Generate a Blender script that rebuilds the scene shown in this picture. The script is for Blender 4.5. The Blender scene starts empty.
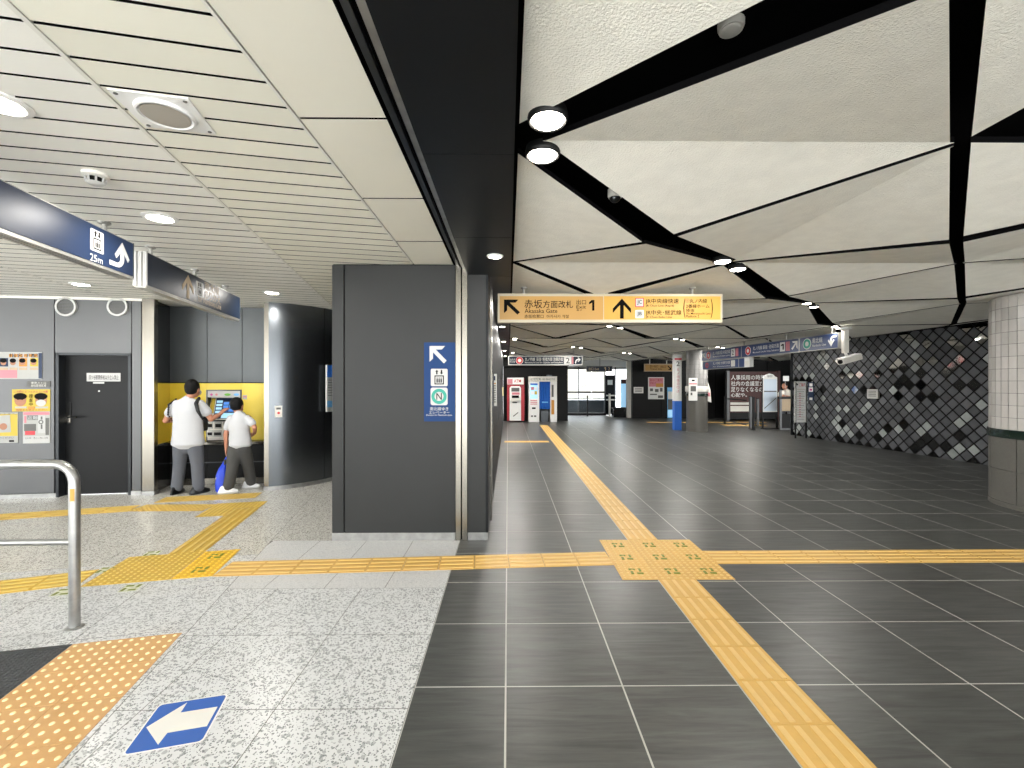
import bpy, bmesh, math, random
from mathutils import Vector, Matrix
random.seed(7)
SC = bpy.context.scene
COL = SC.collection
# ------------------------------------------------------------------ camera
FPX, CX, CY, CH = 445.0, 512.0, 384.0, 1.55
YAW = math.radians(0.515)
cam_d = bpy.data.cameras.new('camera'); cam = bpy.data.objects.new('camera', cam_d); COL.objects.link(cam)
cam_d.sensor_width = 36.0; cam_d.lens = FPX / 1024.0 * 36.0; cam_d.clip_start = 0.05; cam_d.clip_end = 300
cam.location = (0, 0, CH); cam.rotation_euler = (math.pi / 2, 0, -YAW)
SC.camera = cam
# ------------------------------------------------------------------ world: bright hazy daylight
W = bpy.data.worlds.new('sky'); SC.world = W; W.use_nodes = True
wn = W.node_tree; wn.nodes.clear()
wo = wn.nodes.new('ShaderNodeOutputWorld'); wb = wn.nodes.new('ShaderNodeBackground')
wb.inputs['Color'].default_value = (0.97, 0.99, 1.0, 1); wb.inputs['Strength'].default_value = 2.0
wn.links.new(wb.outputs[0], wo.inputs[0])
# ------------------------------------------------------------------ sun on the street behind the viewer
sun_d = bpy.data.lights.new('sun', 'SUN'); sun_d.energy = 10.0; sun_d.angle = math.radians(3); sun_d.color = (1, .99, .97)
sun = bpy.data.objects.new('sun', sun_d); COL.objects.link(sun); sun.location = (0, -20, 30); sun.rotation_euler = (math.radians(27), 0, math.radians(-14))
# ------------------------------------------------------------------ exposure
SC.view_settings.view_transform = 'Standard'; SC.view_settings.look = 'None'
SC.view_settings.gamma = 1.0; SC.view_settings.exposure = 1.62; SC.view_settings.use_curve_mapping = False
LAMP_W = 1.3      # power of one ceiling downlight
# ------------------------------------------------------------------ pixel -> place
def ray(px, py):
    u = (px - CX) / FPX; v = -(py - CY) / FPX; s, c = math.sin(YAW), math.cos(YAW)
    return Vector((c * u + s, c - s * u, v))
CAM = Vector((0, 0, CH))
def fl(px, py, z=0.0):
    d = ray(px, py); return CAM + d * ((z - CH) / d.z)
def dp(px, py, Y):
    d = ray(px, py); return CAM + d * (Y / d.y)
# ------------------------------------------------------------------ materials
def lin(h):
    h = h.lstrip('#'); r = []
    for i in (0, 2, 4):
        c = int(h[i:i + 2], 16) / 255.0
        r.append(c / 12.92 if c <= 0.04045 else ((c + 0.055) / 1.055) ** 2.4)
    return (r[0], r[1], r[2], 1.0)
MATS = {}
def mat(name, col, rough=0.5, metal=0.0, var=0.0, vscale=6.0, bump=0.0, bscale=80.0, stretch=None, emit=0.0, spec=None, rnd=0.0, coat=0.0):
    if name in MATS: return MATS[name]
    m = bpy.data.materials.new(name); m.use_nodes = True; nt = m.node_tree; nt.nodes.clear()
    o = nt.nodes.new('ShaderNodeOutputMaterial'); b = nt.nodes.new('ShaderNodeBsdfPrincipled')
    nt.links.new(b.outputs[0], o.inputs[0])
    c = lin(col)
    b.inputs['Base Color'].default_value = c; b.inputs['Roughness'].default_value = rough; b.inputs['Metallic'].default_value = metal
    if spec is not None: b.inputs['Specular IOR Level'].default_value = spec
    if coat: b.inputs['Coat Weight'].default_value = coat; b.inputs['Coat Roughness'].default_value = 0.1
    if emit: b.inputs['Emission Color'].default_value = c; b.inputs['Emission Strength'].default_value = emit
    if var or bump or rnd:
        tc = nt.nodes.new('ShaderNodeTexCoord'); mp = nt.nodes.new('ShaderNodeMapping')
        nt.links.new(tc.outputs['Object'], mp.inputs[0])
        if stretch: mp.inputs['Scale'].default_value = stretch
        if rnd:
            oi = nt.nodes.new('ShaderNodeObjectInfo'); ml = nt.nodes.new('ShaderNodeVectorMath'); ml.operation = 'SCALE'
            cb = nt.nodes.new('ShaderNodeCombineXYZ')
            for k in range(3): nt.links.new(oi.outputs['Random'], cb.inputs[k])
            nt.links.new(cb.outputs[0], ml.inputs[0]); ml.inputs['Scale'].default_value = 37.0
            nt.links.new(ml.outputs[0], mp.inputs['Location'])
    if var or rnd:
        n = nt.nodes.new('ShaderNodeTexNoise'); n.inputs['Scale'].default_value = vscale; n.inputs['Detail'].default_value = 6
        nt.links.new(mp.outputs[0], n.inputs['Vector'])
        r = nt.nodes.new('ShaderNodeMapRange'); r.inputs['From Min'].default_value = 0.25; r.inputs['From Max'].default_value = 0.75
        r.inputs['To Min'].default_value = 1 - var; r.inputs['To Max'].default_value = 1 + var
        nt.links.new(n.outputs['Fac'], r.inputs['Value'])
        val = r.outputs['Result']
        if rnd:
            r2 = nt.nodes.new('ShaderNodeMapRange'); r2.inputs['To Min'].default_value = 1 - rnd; r2.inputs['To Max'].default_value = 1 + rnd
            nt.links.new(oi.outputs['Random'], r2.inputs['Value'])
            mm = nt.nodes.new('ShaderNodeMath'); mm.operation = 'MULTIPLY'
            nt.links.new(val, mm.inputs[0]); nt.links.new(r2.outputs['Result'], mm.inputs[1]); val = mm.outputs[0]
        hv = nt.nodes.new('ShaderNodeVectorMath'); hv.operation = 'SCALE'; hv.inputs[0].default_value = c[:3]
        nt.links.new(val, hv.inputs['Scale']); nt.links.new(hv.outputs[0], b.inputs['Base Color'])
    if bump:
        n2 = nt.nodes.new('ShaderNodeTexNoise'); n2.inputs['Scale'].default_value = bscale; n2.inputs['Detail'].default_value = 4
        nt.links.new(mp.outputs[0], n2.inputs['Vector'])
        bp = nt.nodes.new('ShaderNodeBump'); bp.inputs['Strength'].default_value = bump; bp.inputs['Distance'].default_value = 0.01
        nt.links.new(n2.outputs['Fac'], bp.inputs['Height']); nt.links.new(bp.outputs[0], b.inputs['Normal'])
    MATS[name] = m; return m
def speckle(name, base, chips, scale, rough=0.35, base2=None):
    """stone chips in a matrix: voronoi cells with random tone"""
    m = bpy.data.materials.new(name); m.use_nodes = True; nt = m.node_tree; nt.nodes.clear()
    o = nt.nodes.new('ShaderNodeOutputMaterial'); b = nt.nodes.new('ShaderNodeBsdfPrincipled'); nt.links.new(b.outputs[0], o.inputs[0])
    b.inputs['Roughness'].default_value = rough
    g = nt.nodes.new('ShaderNodeNewGeometry')
    nz = nt.nodes.new('ShaderNodeTexNoise'); nz.inputs['Scale'].default_value = scale * 0.6; nt.links.new(g.outputs['Position'], nz.inputs['Vector'])
    mx0 = nt.nodes.new('ShaderNodeVectorMath'); mx0.operation = 'MULTIPLY_ADD'
    mx0.inputs[1].default_value = (0.02, 0.02, 0.0); nt.links.new(nz.outputs['Color'], mx0.inputs[0]); nt.links.new(g.outputs['Position'], mx0.inputs[2])
    prev = None
    for k, (sc, thr, col) in enumerate(chips):
        v = nt.nodes.new('ShaderNodeTexVoronoi'); v.inputs['Scale'].default_value = scale * sc; nt.links.new(mx0.outputs[0], v.inputs['Vector'])
        sp = nt.nodes.new('ShaderNodeSeparateColor'); nt.links.new(v.outputs['Color'], sp.inputs[0])
        gt = nt.nodes.new('ShaderNodeMath'); gt.operation = 'GREATER_THAN'; gt.inputs[1].default_value = thr; nt.links.new(sp.outputs[0], gt.inputs[0])
        dd = nt.nodes.new('ShaderNodeMath'); dd.operation = 'LESS_THAN'; dd.inputs[1].default_value = 0.47; nt.links.new(v.outputs['Distance'], dd.inputs[0])
        fm = nt.nodes.new('ShaderNodeMath'); fm.operation = 'MULTIPLY'; nt.links.new(gt.outputs[0], fm.inputs[0]); nt.links.new(dd.outputs[0], fm.inputs[1])
        mx = nt.nodes.new('ShaderNodeMix'); mx.data_type = 'RGBA'; nt.links.new(fm.outputs[0], mx.inputs['Factor'])
        if prev is None: mx.inputs[6].default_value = lin(base)
        else: nt.links.new(prev, mx.inputs[6])
        mx.inputs[7].default_value = lin(col); prev = mx.outputs[2]
    nt.links.new(prev, b.inputs['Base Color']); MATS[name] = m; return m
def slate(name, col, rough):
    """dark stone-look porcelain: streaks along X, a different cut on every tile"""
    m = bpy.data.materials.new(name); m.use_nodes = True; nt = m.node_tree; nt.nodes.clear()
    o = nt.nodes.new('ShaderNodeOutputMaterial'); b = nt.nodes.new('ShaderNodeBsdfPrincipled'); nt.links.new(b.outputs[0], o.inputs[0])
    tc = nt.nodes.new('ShaderNodeTexCoord'); oi = nt.nodes.new('ShaderNodeObjectInfo')
    cb = nt.nodes.new('ShaderNodeCombineXYZ'); mu = nt.nodes.new('ShaderNodeMath'); mu.operation = 'MULTIPLY'; mu.inputs[1].default_value = 53.0
    nt.links.new(oi.outputs['Random'], mu.inputs[0])
    for k in range(3): nt.links.new(mu.outputs[0], cb.inputs[k])
    mp = nt.nodes.new('ShaderNodeMapping'); mp.inputs['Scale'].default_value = (1.5, 17.0, 1.0); mp.inputs['Rotation'].default_value = (0, 0, 0.10)
    nt.links.new(tc.outputs['Object'], mp.inputs[0]); nt.links.new(cb.outputs[0], mp.inputs['Location'])
    n = nt.nodes.new('ShaderNodeTexNoise'); n.inputs['Scale'].default_value = 1.6; n.inputs['Detail'].default_value = 8; n.inputs['Roughness'].default_value = 0.65; n.inputs['Distortion'].default_value = 0.5
    nt.links.new(mp.outputs[0], n.inputs['Vector'])
    r = nt.nodes.new('ShaderNodeMapRange'); r.inputs['From Min'].default_value = 0.3; r.inputs['From Max'].default_value = 0.75; r.inputs['To Min'].default_value = 0.6; r.inputs['To Max'].default_value = 1.65
    nt.links.new(n.outputs['Fac'], r.inputs['Value'])
    r2 = nt.nodes.new('ShaderNodeMapRange'); r2.inputs['To Min'].default_value = 0.92; r2.inputs['To Max'].default_value = 1.1; nt.links.new(oi.outputs['Random'], r2.inputs['Value'])
    mm = nt.nodes.new('ShaderNodeMath'); mm.operation = 'MULTIPLY'; nt.links.new(r.outputs[0], mm.inputs[0]); nt.links.new(r2.outputs[0], mm.inputs[1])
    hv = nt.nodes.new('ShaderNodeVectorMath'); hv.operation = 'SCALE'; hv.inputs[0].default_value = lin(col)[:3]; nt.links.new(mm.outputs[0], hv.inputs['Scale'])
    nt.links.new(hv.outputs[0], b.inputs['Base Color']); b.inputs['Roughness'].default_value = rough
    bp = nt.nodes.new('ShaderNodeBump'); bp.inputs['Strength'].default_value = 0.12; bp.inputs['Distance'].default_value = 0.004
    nt.links.new(n.outputs['Fac'], bp.inputs['Height']); nt.links.new(bp.outputs[0], b.inputs['Normal'])
    MATS[name] = m; return m

slate('slate', '444543', 0.38)
speckle('terrazzo', 'd0d1d1', [(1.0, 0.66, 'a6a8a8'), (1.9, 0.72, '858889'), (3.2, 0.78, '64686a')], 46, 0.3)
speckle('terrazzo_fine', 'd2d0c9', [(1.0, 0.68, 'b0aea7'), (1.9, 0.72, '8f8d87'), (3.2, .8, '74726d')], 46, 0.25)
speckle('granite', 'cfcfce', [(1.0, 0.6, 'b4b5b6'), (1.7, 0.75, '96989a')], 170, 0.4)
speckle('granite_dark', '615f59', [(1.0, 0.6, '514f4a'), (1.7, 0.75, '74726b')], 150, 0.45)
mat('grout', 'b9b8b2', 0.8, var=0.1); mat('grout_light', '706f6b', 0.8)
mat('slat', 'e4e2d4', 0.55, var=0.035, vscale=1.2, rnd=0.035)
mat('slat_white', 'e8e7e0', 0.5, var=0.03, vscale=1.5, bump=0.12, bscale=150, rnd=0.03)
mat('cream_panel', 'e3e0d2', 0.55, var=0.03, vscale=1.5, bump=0.05, bscale=200)
mat('ceiling_board', 'ebe9df', 0.85, var=0.05, vscale=9, bump=0.5, bscale=120)
mat('soffit', '080809', 0.9, spec=0.05); mat('beam', '0e1114', 0.4, spec=0.2, var=0.06, vscale=3)
mat('beam_side', '2a2d30', 0.35, metal=0.4)
mat('pillar', '2f3030', 0.45, metal=0.0, spec=0.22, var=0.05, vscale=2.5, bump=0.03, bscale=300)
mat('wall_panel', '5c5d5e', 0.4, metal=0.45, var=0.04, vscale=2, bump=0.02, bscale=400)
mat('steel', '87837a', 0.27, metal=1.0, var=0.07, vscale=4, stretch=(1, 1, 0.2))
mat('steel_worn', 'a2a2a0', 0.36, metal=0.9, var=0.18, vscale=14)
mat('paint_chip', 'c49a4a', 0.6)
mat('dark_steel', '4a4d50', 0.3, metal=0.85, var=0.08, vscale=2.5)
mat('drum_steel', '64686c', 0.26, metal=0.95, var=0.05, vscale=3, stretch=(3, 3, 0.15))
mat('door', '151617', 0.45, spec=0.2, var=0.06, vscale=2)
mat('alcove_panel', '505456', 0.4, metal=0.3, var=0.05); mat('black', '090a0a', 0.5, var=0.1, spec=0.3); mat('black_gloss', '0d0e0f', 0.18); mat('black_wall', '0f0f0f', 0.5, spec=0.2, var=0.12, vscale=3)
mat('joint', '060607', 0.9, spec=0.05)
mat('tactile', 'd0a555', 0.5, var=0.06, vscale=12, rnd=0.04)
mat('tactile_bar', 'dcb973', 0.45, var=0.05, vscale=20)
mat('tactile_worn', 'c49f33', 0.5, var=0.08, vscale=12, rnd=0.05); mat('tactile_bright', 'dcae16', 0.45, var=0.06, vscale=12, rnd=0.04)
mat('tactile_bright_bar', 'edc244', 0.42, var=0.05)
mat('tactile_old', 'c9a24a', 0.5, var=0.1, vscale=10, rnd=0.06)
mat('tactile_old_bar', 'd8bc66', 0.5, var=0.1)
mat('tactile_tan', 'c79b62', 0.5, var=0.05, vscale=12, rnd=0.02)
mat('dot_cream', 'f6e0ac', 0.4)
mat('sticker_green', '6f7a16', 0.5)
mat('sticker_pale', 'c9cbb6', 0.6, var=0.2, vscale=30)
mat('rubber', '45474a', 0.7, var=0.15, vscale=60)
mat('yellow_wall', 'e3c83f', 0.38, var=0.03)
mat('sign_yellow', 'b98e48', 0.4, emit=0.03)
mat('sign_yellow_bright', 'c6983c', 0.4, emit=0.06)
mat('sign_amber', 'a8803c', 0.5)
mat('sign_navy', '21304c', 0.4, spec=0.25, var=0.03); mat('sign_navy_dark', '1c2636', 0.35, spec=0.2, var=0.03)
mat('sign_navy_lit', '2f426c', 0.3, emit=0.02); mat('sign_blue', '1d3a68', 0.5, spec=0.15, var=0.03)
mat('white', 'bcbcba', 0.5); mat('booth_white', 'e6e6e3', 0.45); mat('paper_far', 'dededa', 0.7, var=0.03, vscale=20); mat('trim_white', 'e2e2e0', 0.45); mat('off_white', 'dcdad2', 0.5, var=0.04); mat('paper', 'adada9', 0.7, var=0.03, vscale=20)  # white and paper darkened against strong front light; far copies kept paler
mat('frame_alu', 'b0afaa', 0.35, metal=0.6)
mat('map_blue', 'cfdcea', 0.5); mat('frame_cream', 'b9b09a', 0.4, metal=0.3); mat('speaker_grey', 'a39d92', 0.7); mat('ink', '0b0b0a', 0.7, spec=0.1); mat('ink_grey', '5b5b58', 0.6)
mat('red', 'c8242f', 0.4); mat('dark_red', 'a3202c', 0.35); mat('pink', 'c87a84', 0.5); mat('magenta', 'c0408c', 0.5)
mat('teal', '169682', 0.4); mat('green', '67a83a', 0.5); mat('blue', '2f6fd0', 0.4); mat('deep_blue', '1d56a8', 0.5); mat('sky_blue', '6fb3e6', 0.4)
mat('orange', 'c4842a', 0.5); mat('poster_yellow', 'c2a92a', 0.5); mat('brown', '42140c', 0.5, var=0.06); mat('skin', 'b98065', 0.55, var=0.05, vscale=8)
mat('skin_print', 'a87458', 0.6)
mat('screen_blue', '3c7fd6', 0.3, emit=0.2); mat('screen_pale', '9fd0f2', 0.3, emit=0.2)
mat('lens', 'fff6e6', 0.4, emit=14.0); mat('backlit', 'fff4dc', 0.5, emit=1.6)
mat('shirt', 'bcbdc0', 0.85, bump=0.6, bscale=14); mat('trousers', '5d6067', 0.85, bump=0.6, bscale=12); mat('cargo', '474746', 0.9, bump=0.7, bscale=12, var=0.1)
mat('hair', '0b0a0a', 0.6, spec=0.2, bump=0.4, bscale=120); mat('shoe_black', '121316', 0.3); mat('shoe_white', 'e8e9ec', 0.5); mat('shoe_blue', '3f63b5', 0.6)
mat('strap', '17181a', 0.7); mat('bag_blue', '1c3fc4', 0.4, bump=0.3, bscale=20)
mat('tile_pale', 'c4c0bb', 0.22, var=0.06, vscale=5, rnd=0.10); mat('tile_grey', '8b8a88', 0.3, var=0.06, rnd=0.08); mat('green_band', '1c2b25', 0.15)
mat('diamond_dark', '65676b', 0.42, metal=0.3, rnd=0.35, var=0.06); mat('diamond_mirror', 'd8d8d4', 0.06, metal=1.0); mat('diamond_pale', 'aab0ae', 0.35, var=0.15, vscale=8, rnd=0.2); mat('diamond_black', '0f1011', 0.1)
mat('tan_board', 'b7a183', 0.6); mat('pavement', 'cfcfce', 0.8, var=0.06); mat('leaf', '4d7a35', 0.6, var=0.2)
mat('curtain', '1f62b8', 0.6, bump=0.2, bscale=30)
m = bpy.data.materials.new('glass'); m.use_nodes = True; b = m.node_tree.nodes['Principled BSDF']
b.inputs['Transmission Weight'].default_value = 1.0; b.inputs['Roughness'].default_value = 0.02; b.inputs['IOR'].default_value = 1.1; b.inputs['Base Color'].default_value = (0.95, 0.98, 1, 1); MATS['glass'] = m
m = bpy.data.materials.new('frosted'); m.use_nodes = True; nt = m.node_tree; nt.nodes.clear()
o = nt.nodes.new('ShaderNodeOutputMaterial'); a = nt.nodes.new('ShaderNodeBsdfTranslucent'); d = nt.nodes.new('ShaderNodeBsdfDiffuse'); x = nt.nodes.new('ShaderNodeMixShader')
a.inputs[0].default_value = (0.97, 0.96, 0.90, 1); d.inputs[0].default_value = (0.9, 0.9, 0.86, 1); x.inputs[0].default_value = 0.35
nt.links.new(a.outputs[0], x.inputs[1]); nt.links.new(d.outputs[0], x.inputs[2]); nt.links.new(x.outputs[0], o.inputs[0]); MATS['frosted'] = m
# ------------------------------------------------------------------ mesh helpers
class MB:
    def __init__(s, edge=None): s.v = []; s.f = []; s.edge = edge
    def add(s, v, f):
        n = len(s.v); s.v += [tuple(p) for p in v]; s.f += [tuple(i + n for i in q) for q in f]; return s
    def box(s, x0, x1, y0, y1, z0, z1):
        if x0 > x1: x0, x1 = x1, x0
        if y0 > y1: y0, y1 = y1, y0
        if z0 > z1: z0, z1 = z1, z0
        return s.add([(x0, y0, z0), (x1, y0, z0), (x1, y1, z0), (x0, y1, z0), (x0, y0, z1), (x1, y0, z1), (x1, y1, z1), (x0, y1, z1)],
                     [(0, 3, 2, 1), (4, 5, 6, 7), (0, 1, 5, 4), (1, 2, 6, 5), (2, 3, 7, 6), (3, 0, 4, 7)])
    def prism(s, poly, z0, z1):
        """poly: list of (x, y), extruded in z"""
        a = sum(poly[i][0] * poly[(i + 1) % len(poly)][1] - poly[(i + 1) % len(poly)][0] * poly[i][1] for i in range(len(poly)))
        if a < 0: poly = poly[::-1]
        n = len(poly)
        return s.add([(p[0], p[1], z0) for p in poly] + [(p[0], p[1], z1) for p in poly],
                     [tuple(range(n))[::-1], tuple(range(n, 2 * n))] + [(i, (i + 1) % n, n + (i + 1) % n, n + i) for i in range(n)])
    def plate(s, poly, y0, y1):
        """poly: list of (x, z), extruded in y (y0 is the front, towards the viewer)"""
        if y0 > y1: y0, y1 = y1, y0
        a = sum(poly[i][0] * poly[(i + 1) % len(poly)][1] - poly[(i + 1) % len(poly)][0] * poly[i][1] for i in range(len(poly)))
        if a < 0: poly = poly[::-1]
        n = len(poly)
        return s.add([(p[0], y0, p[1]) for p in poly] + [(p[0], y1, p[1]) for p in poly],
                     [tuple(range(n)), tuple(range(n, 2 * n))[::-1]] + [((i + 1) % n, i, n + i, n + (i + 1) % n) for i in range(n)])
    def solid3(s, top, dz):
        """3-d polygon 'top' thickened upwards by dz"""
        n = len(top)
        return s.add([tuple(p) for p in top] + [(p[0], p[1], p[2] + dz) for p in top],
                     [tuple(range(n))[::-1], tuple(range(n, 2 * n))] + [(i, (i + 1) % n, n + (i + 1) % n, n + i) for i in range(n)])
    def tube(s, pts, rs, n=12):
        pts = [Vector(p) for p in pts]
        if not isinstance(rs, (list, tuple)): rs = [rs] * len(pts)
        base = len(s.v); prev = None; vs = []
        for i, p in enumerate(pts):
            t = (pts[min(i + 1, len(pts) - 1)] - pts[max(i - 1, 0)]).normalized()
            if prev is None: a = t.orthogonal().normalized()
            else: a = (prev - t * prev.dot(t)).normalized()
            prev = a; b = t.cross(a)
            for k in range(n):
                w = 2 * math.pi * k / n; vs.append(p + (a * math.cos(w) + b * math.sin(w)) * rs[i])
        fs = [(i * n + k, i * n + (k + 1) % n, (i + 1) * n + (k + 1) % n, (i + 1) * n + k) for i in range(len(pts) - 1) for k in range(n)]
        fs += [tuple(range(n))[::-1], tuple(range((len(pts) - 1) * n, len(pts) * n))]
        return s.add(vs, fs)
    def lathe(s, prof, n=24, c=(0, 0, 0)):
        """prof: list of (r, z) turned around the z axis, ends closed"""
        vs = []
        for r, z in prof:
            for k in range(n):
                w = 2 * math.pi * k / n; vs.append((c[0] + r * math.cos(w), c[1] + r * math.sin(w), c[2] + z))
        m = len(prof)
        fs = [(i * n + k, i * n + (k + 1) % n, (i + 1) * n + (k + 1) % n, (i + 1) * n + k) for i in range(m - 1) for k in range(n)]
        fs += [tuple(range(n))[::-1], tuple(range((m - 1) * n, m * n))]
        return s.add(vs, fs)
    def ell(s, c, r, n=16, m=10):
        vs = []; 
        for i in range(1, m):
            a = math.pi * i / m
            for k in range(n):
                w = 2 * math.pi * k / n
                vs.append((c[0] + r[0] * math.sin(a) * math.cos(w), c[1] + r[1] * math.sin(a) * math.sin(w), c[2] + r[2] * math.cos(a)))
        vs += [(c[0], c[1], c[2] + r[2]), (c[0], c[1], c[2] - r[2])]
        T = (m - 1) * n
        fs = [(i * n + k, (i + 1) * n + k, (i + 1) * n + (k + 1) % n, i * n + (k + 1) % n) for i in range(m - 2) for k in range(n)]
        fs += [(T, k, (k + 1) % n) for k in range(n)] + [(T + 1, (m - 2) * n + (k + 1) % n, (m - 2) * n + k) for k in range(n)]
        return s.add(vs, fs)
    def rings(s, secs, n=20):
        """stack of ellipses (x, y, z, rx, ry), domed ends"""
        a, b = secs[0], secs[-1]
        def cap(q, d): return (q[0], q[1], q[2] + d * min(q[3], q[4]) * 0.45, q[3] * 0.62, q[4] * 0.62)
        up = 1 if b[2] > a[2] else -1
        secs = [cap(a, -up)] + list(secs) + [cap(b, up)]
        vs = [(q[0] + q[3] * math.cos(2 * math.pi * k / n), q[1] + q[4] * math.sin(2 * math.pi * k / n), q[2]) for q in secs for k in range(n)]
        m = len(secs)
        fs = [(i * n + k, i * n + (k + 1) % n, (i + 1) * n + (k + 1) % n, (i + 1) * n + k) for i in range(m - 1) for k in range(n)]
        fs += [tuple(range(n))[::-1], tuple(range((m - 1) * n, m * n))]
        return s.add(vs, fs)
    def mesh(s, name, mt, bev=0.0, smooth=False):
        me = bpy.data.meshes.new(name); me.from_pydata(s.v, [], s.f); 
        bm = bmesh.new(); bm.from_mesh(me)
        bmesh.ops.recalc_face_normals(bm, faces=bm.faces)
        if bev: bmesh.ops.bevel(bm, geom=[e for e in bm.edges if e.is_manifold and e.calc_face_angle(0) > 0.5], offset=bev, segments=2, profile=0.6, affect='EDGES', clamp_overlap=True)
        bm.to_mesh(me); bm.free()
        if smooth:
            for p in me.polygons: p.use_smooth = True
            me.set_sharp_from_angle(angle=math.radians(40))
        if mt: me.materials.append(MATS[mt])
        if s.edge:
            me.materials.append(MATS[s.edge])
            for p in me.polygons: p.material_index = 0 if abs(p.normal.z) > .7 else 1
        return me
    def build(s, name, mt, parent=None, bev=0.0, smooth=False, loc=None, rz=0.0):
        return link(name, s.mesh(name, mt, bev, smooth), parent, loc, rz)
def link(name, me, parent=None, loc=None, rz=0.0):
    o = bpy.data.objects.new(name, me); COL.objects.link(o)
    if parent is not None: o.parent = parent
    if loc is not None: o.location = loc
    if rz: o.rotation_euler = (0, 0, rz)
    return o
def tag(o, label, cat, group=None):
    o['label'] = label; o['category'] = cat
    if group: o['group'] = group
    return o
def struct(o, label=None):
    o['kind'] = 'structure'
    if label: o['label'] = label
    return o
def empty(name, loc=(0, 0, 0), rz=0.0):
    o = link(name, None, None, loc, rz); o.empty_display_size = 0.1; return o
def clip(poly, a, b, c):
    """keep the part of a 2-d polygon where a*x + b*y <= c"""
    out = []
    for i in range(len(poly)):
        p, q = poly[i], poly[(i + 1) % len(poly)]
        dp_, dq = a * p[0] + b * p[1] - c, a * q[0] + b * q[1] - c
        if dp_ <= 0: out.append(p)
        if (dp_ < 0 < dq) or (dq < 0 < dp_):
            t = dp_ / (dp_ - dq); out.append((p[0] + t * (q[0] - p[0]), p[1] + t * (q[1] - p[1])))
    return out
def area(poly):
    return abs(sum(poly[i][0] * poly[(i + 1) % len(poly)][1] - poly[(i + 1) % len(poly)][0] * poly[i][1] for i in range(len(poly)))) / 2
# a vertical plane in the place; things are laid out on it in metres
class Fr:
    def __init__(s, p0, p1):
        s.o = Vector((p0[0], p0[1], 0)); s.ang = math.atan2(p1[1] - p0[1], p1[0] - p0[0])
        s.u = Vector((math.cos(s.ang), math.sin(s.ang), 0)); s.n = Vector((math.sin(s.ang), -math.cos(s.ang), 0))
    def l(s, px, py, off=0.0):
        d = ray(px, py); t = (off - (CAM - s.o).dot(s.n)) / d.dot(s.n); P = CAM + d * t
        return (P - s.o).dot(s.u), P.z
    def w(s, x, off=0.0, z=0.0):
        p = s.o + s.u * x + s.n * off; return Vector((p.x, p.y, z))
    def thing(s, name, x, off, z): return Th(name, s, x, off, z)
    def at(s, name, px, py, off=0.0):
        x, z = s.l(px, py, off); return Th(name, s, x, off, z)
def FY(Y): return Fr((-1, Y), (1, Y))
TEXTS = []
class Th:
    """a thing built on a frame: an Empty with local x along the frame, -y to the viewer, z up"""
    def __init__(s, name, fr, x, off, z, structure=False):
        s.fr, s.x0, s.off, s.z0 = fr, x, off, z
        s.e = empty(name, fr.w(x, off, z), fr.ang)
    def q(s, px, py, d=0.0):
        x, z = s.fr.l(px, py, s.off + d); return x - s.x0, z - s.z0
    def rect(s, r, d=0.0):
        ym = (r[1] + r[3]) / 2; xm = (r[0] + r[2]) / 2
        x0 = s.q(r[0], ym, d)[0]; x1 = s.q(r[2], ym, d)[0]; z1 = s.q(xm, r[1], d)[1]; z0 = s.q(xm, r[3], d)[1]
        return x0, z0, x1, z1
    def boxm(s, name, x0, z0, x1, z1, d0, d1, mt, parent=None, bev=0.0):
        return MB().box(x0, x1, -d1, -d0, z0, z1).build(name, mt, parent or s.e, bev)
    def box(s, name, r, d0, d1, mt, parent=None, bev=0.0):
        x0, z0, x1, z1 = s.rect(r, d1); return s.boxm(name, x0, z0, x1, z1, d0, d1, mt, parent, bev)
    def polym(s, name, pts, d0, d1, mt, parent=None):
        return MB().plate(pts, -d1, -d0).build(name, mt, parent or s.e)
    def poly(s, name, pts, d0, d1, mt, parent=None):
        return s.polym(name, [s.q(px, py, d1) for px, py in pts], d0, d1, mt, parent)
    def discm(s, name, x, z, r, d0, d1, mt, parent=None, r_in=0.0, n=28, rx=None):
        rx = rx or r; mb = MB()
        o = [(x + rx * math.cos(2 * math.pi * k / n), z + r * math.sin(2 * math.pi * k / n)) for k in range(n)]
        if not r_in: mb.plate(o, -d1, -d0)
        else:
            k_ = r_in / r
            i = [(x + rx * k_ * math.cos(2 * math.pi * k / n), z + r_in * math.sin(2 * math.pi * k / n)) for k in range(n)]
            vs = [(p[0], -d1, p[1]) for p in o] + [(p[0], -d1, p[1]) for p in i] + [(p[0], -d0, p[1]) for p in o] + [(p[0], -d0, p[1]) for p in i]
            fs = []
            for k in range(n):
                j = (k + 1) % n
                fs += [(k, j, n + j, n + k), (2 * n + k, 3 * n + k, 3 * n + j, 2 * n + j), (k, 2 * n + k, 2 * n + j, j), (n + k, n + j, 3 * n + j, 3 * n + k)]
            mb.add(vs, fs)
        return mb.build(name, mt, parent or s.e)
    def textm(s, rows, d, mt, parent=None, name='lettering'):
        """rows: list of (string, x0, z0, x1, z1) in local metres"""
        TEXTS.append((rows, -d, mt, parent or s.e, name))
    def text(s, rows, d, mt, parent=None, name='lettering'):
        s.textm([(t,) + s.rect(r, d) for t, r in rows], d, mt, parent, name)
    def tag(s, label, cat, group=None): tag(s.e, label, cat, group); return s
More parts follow.
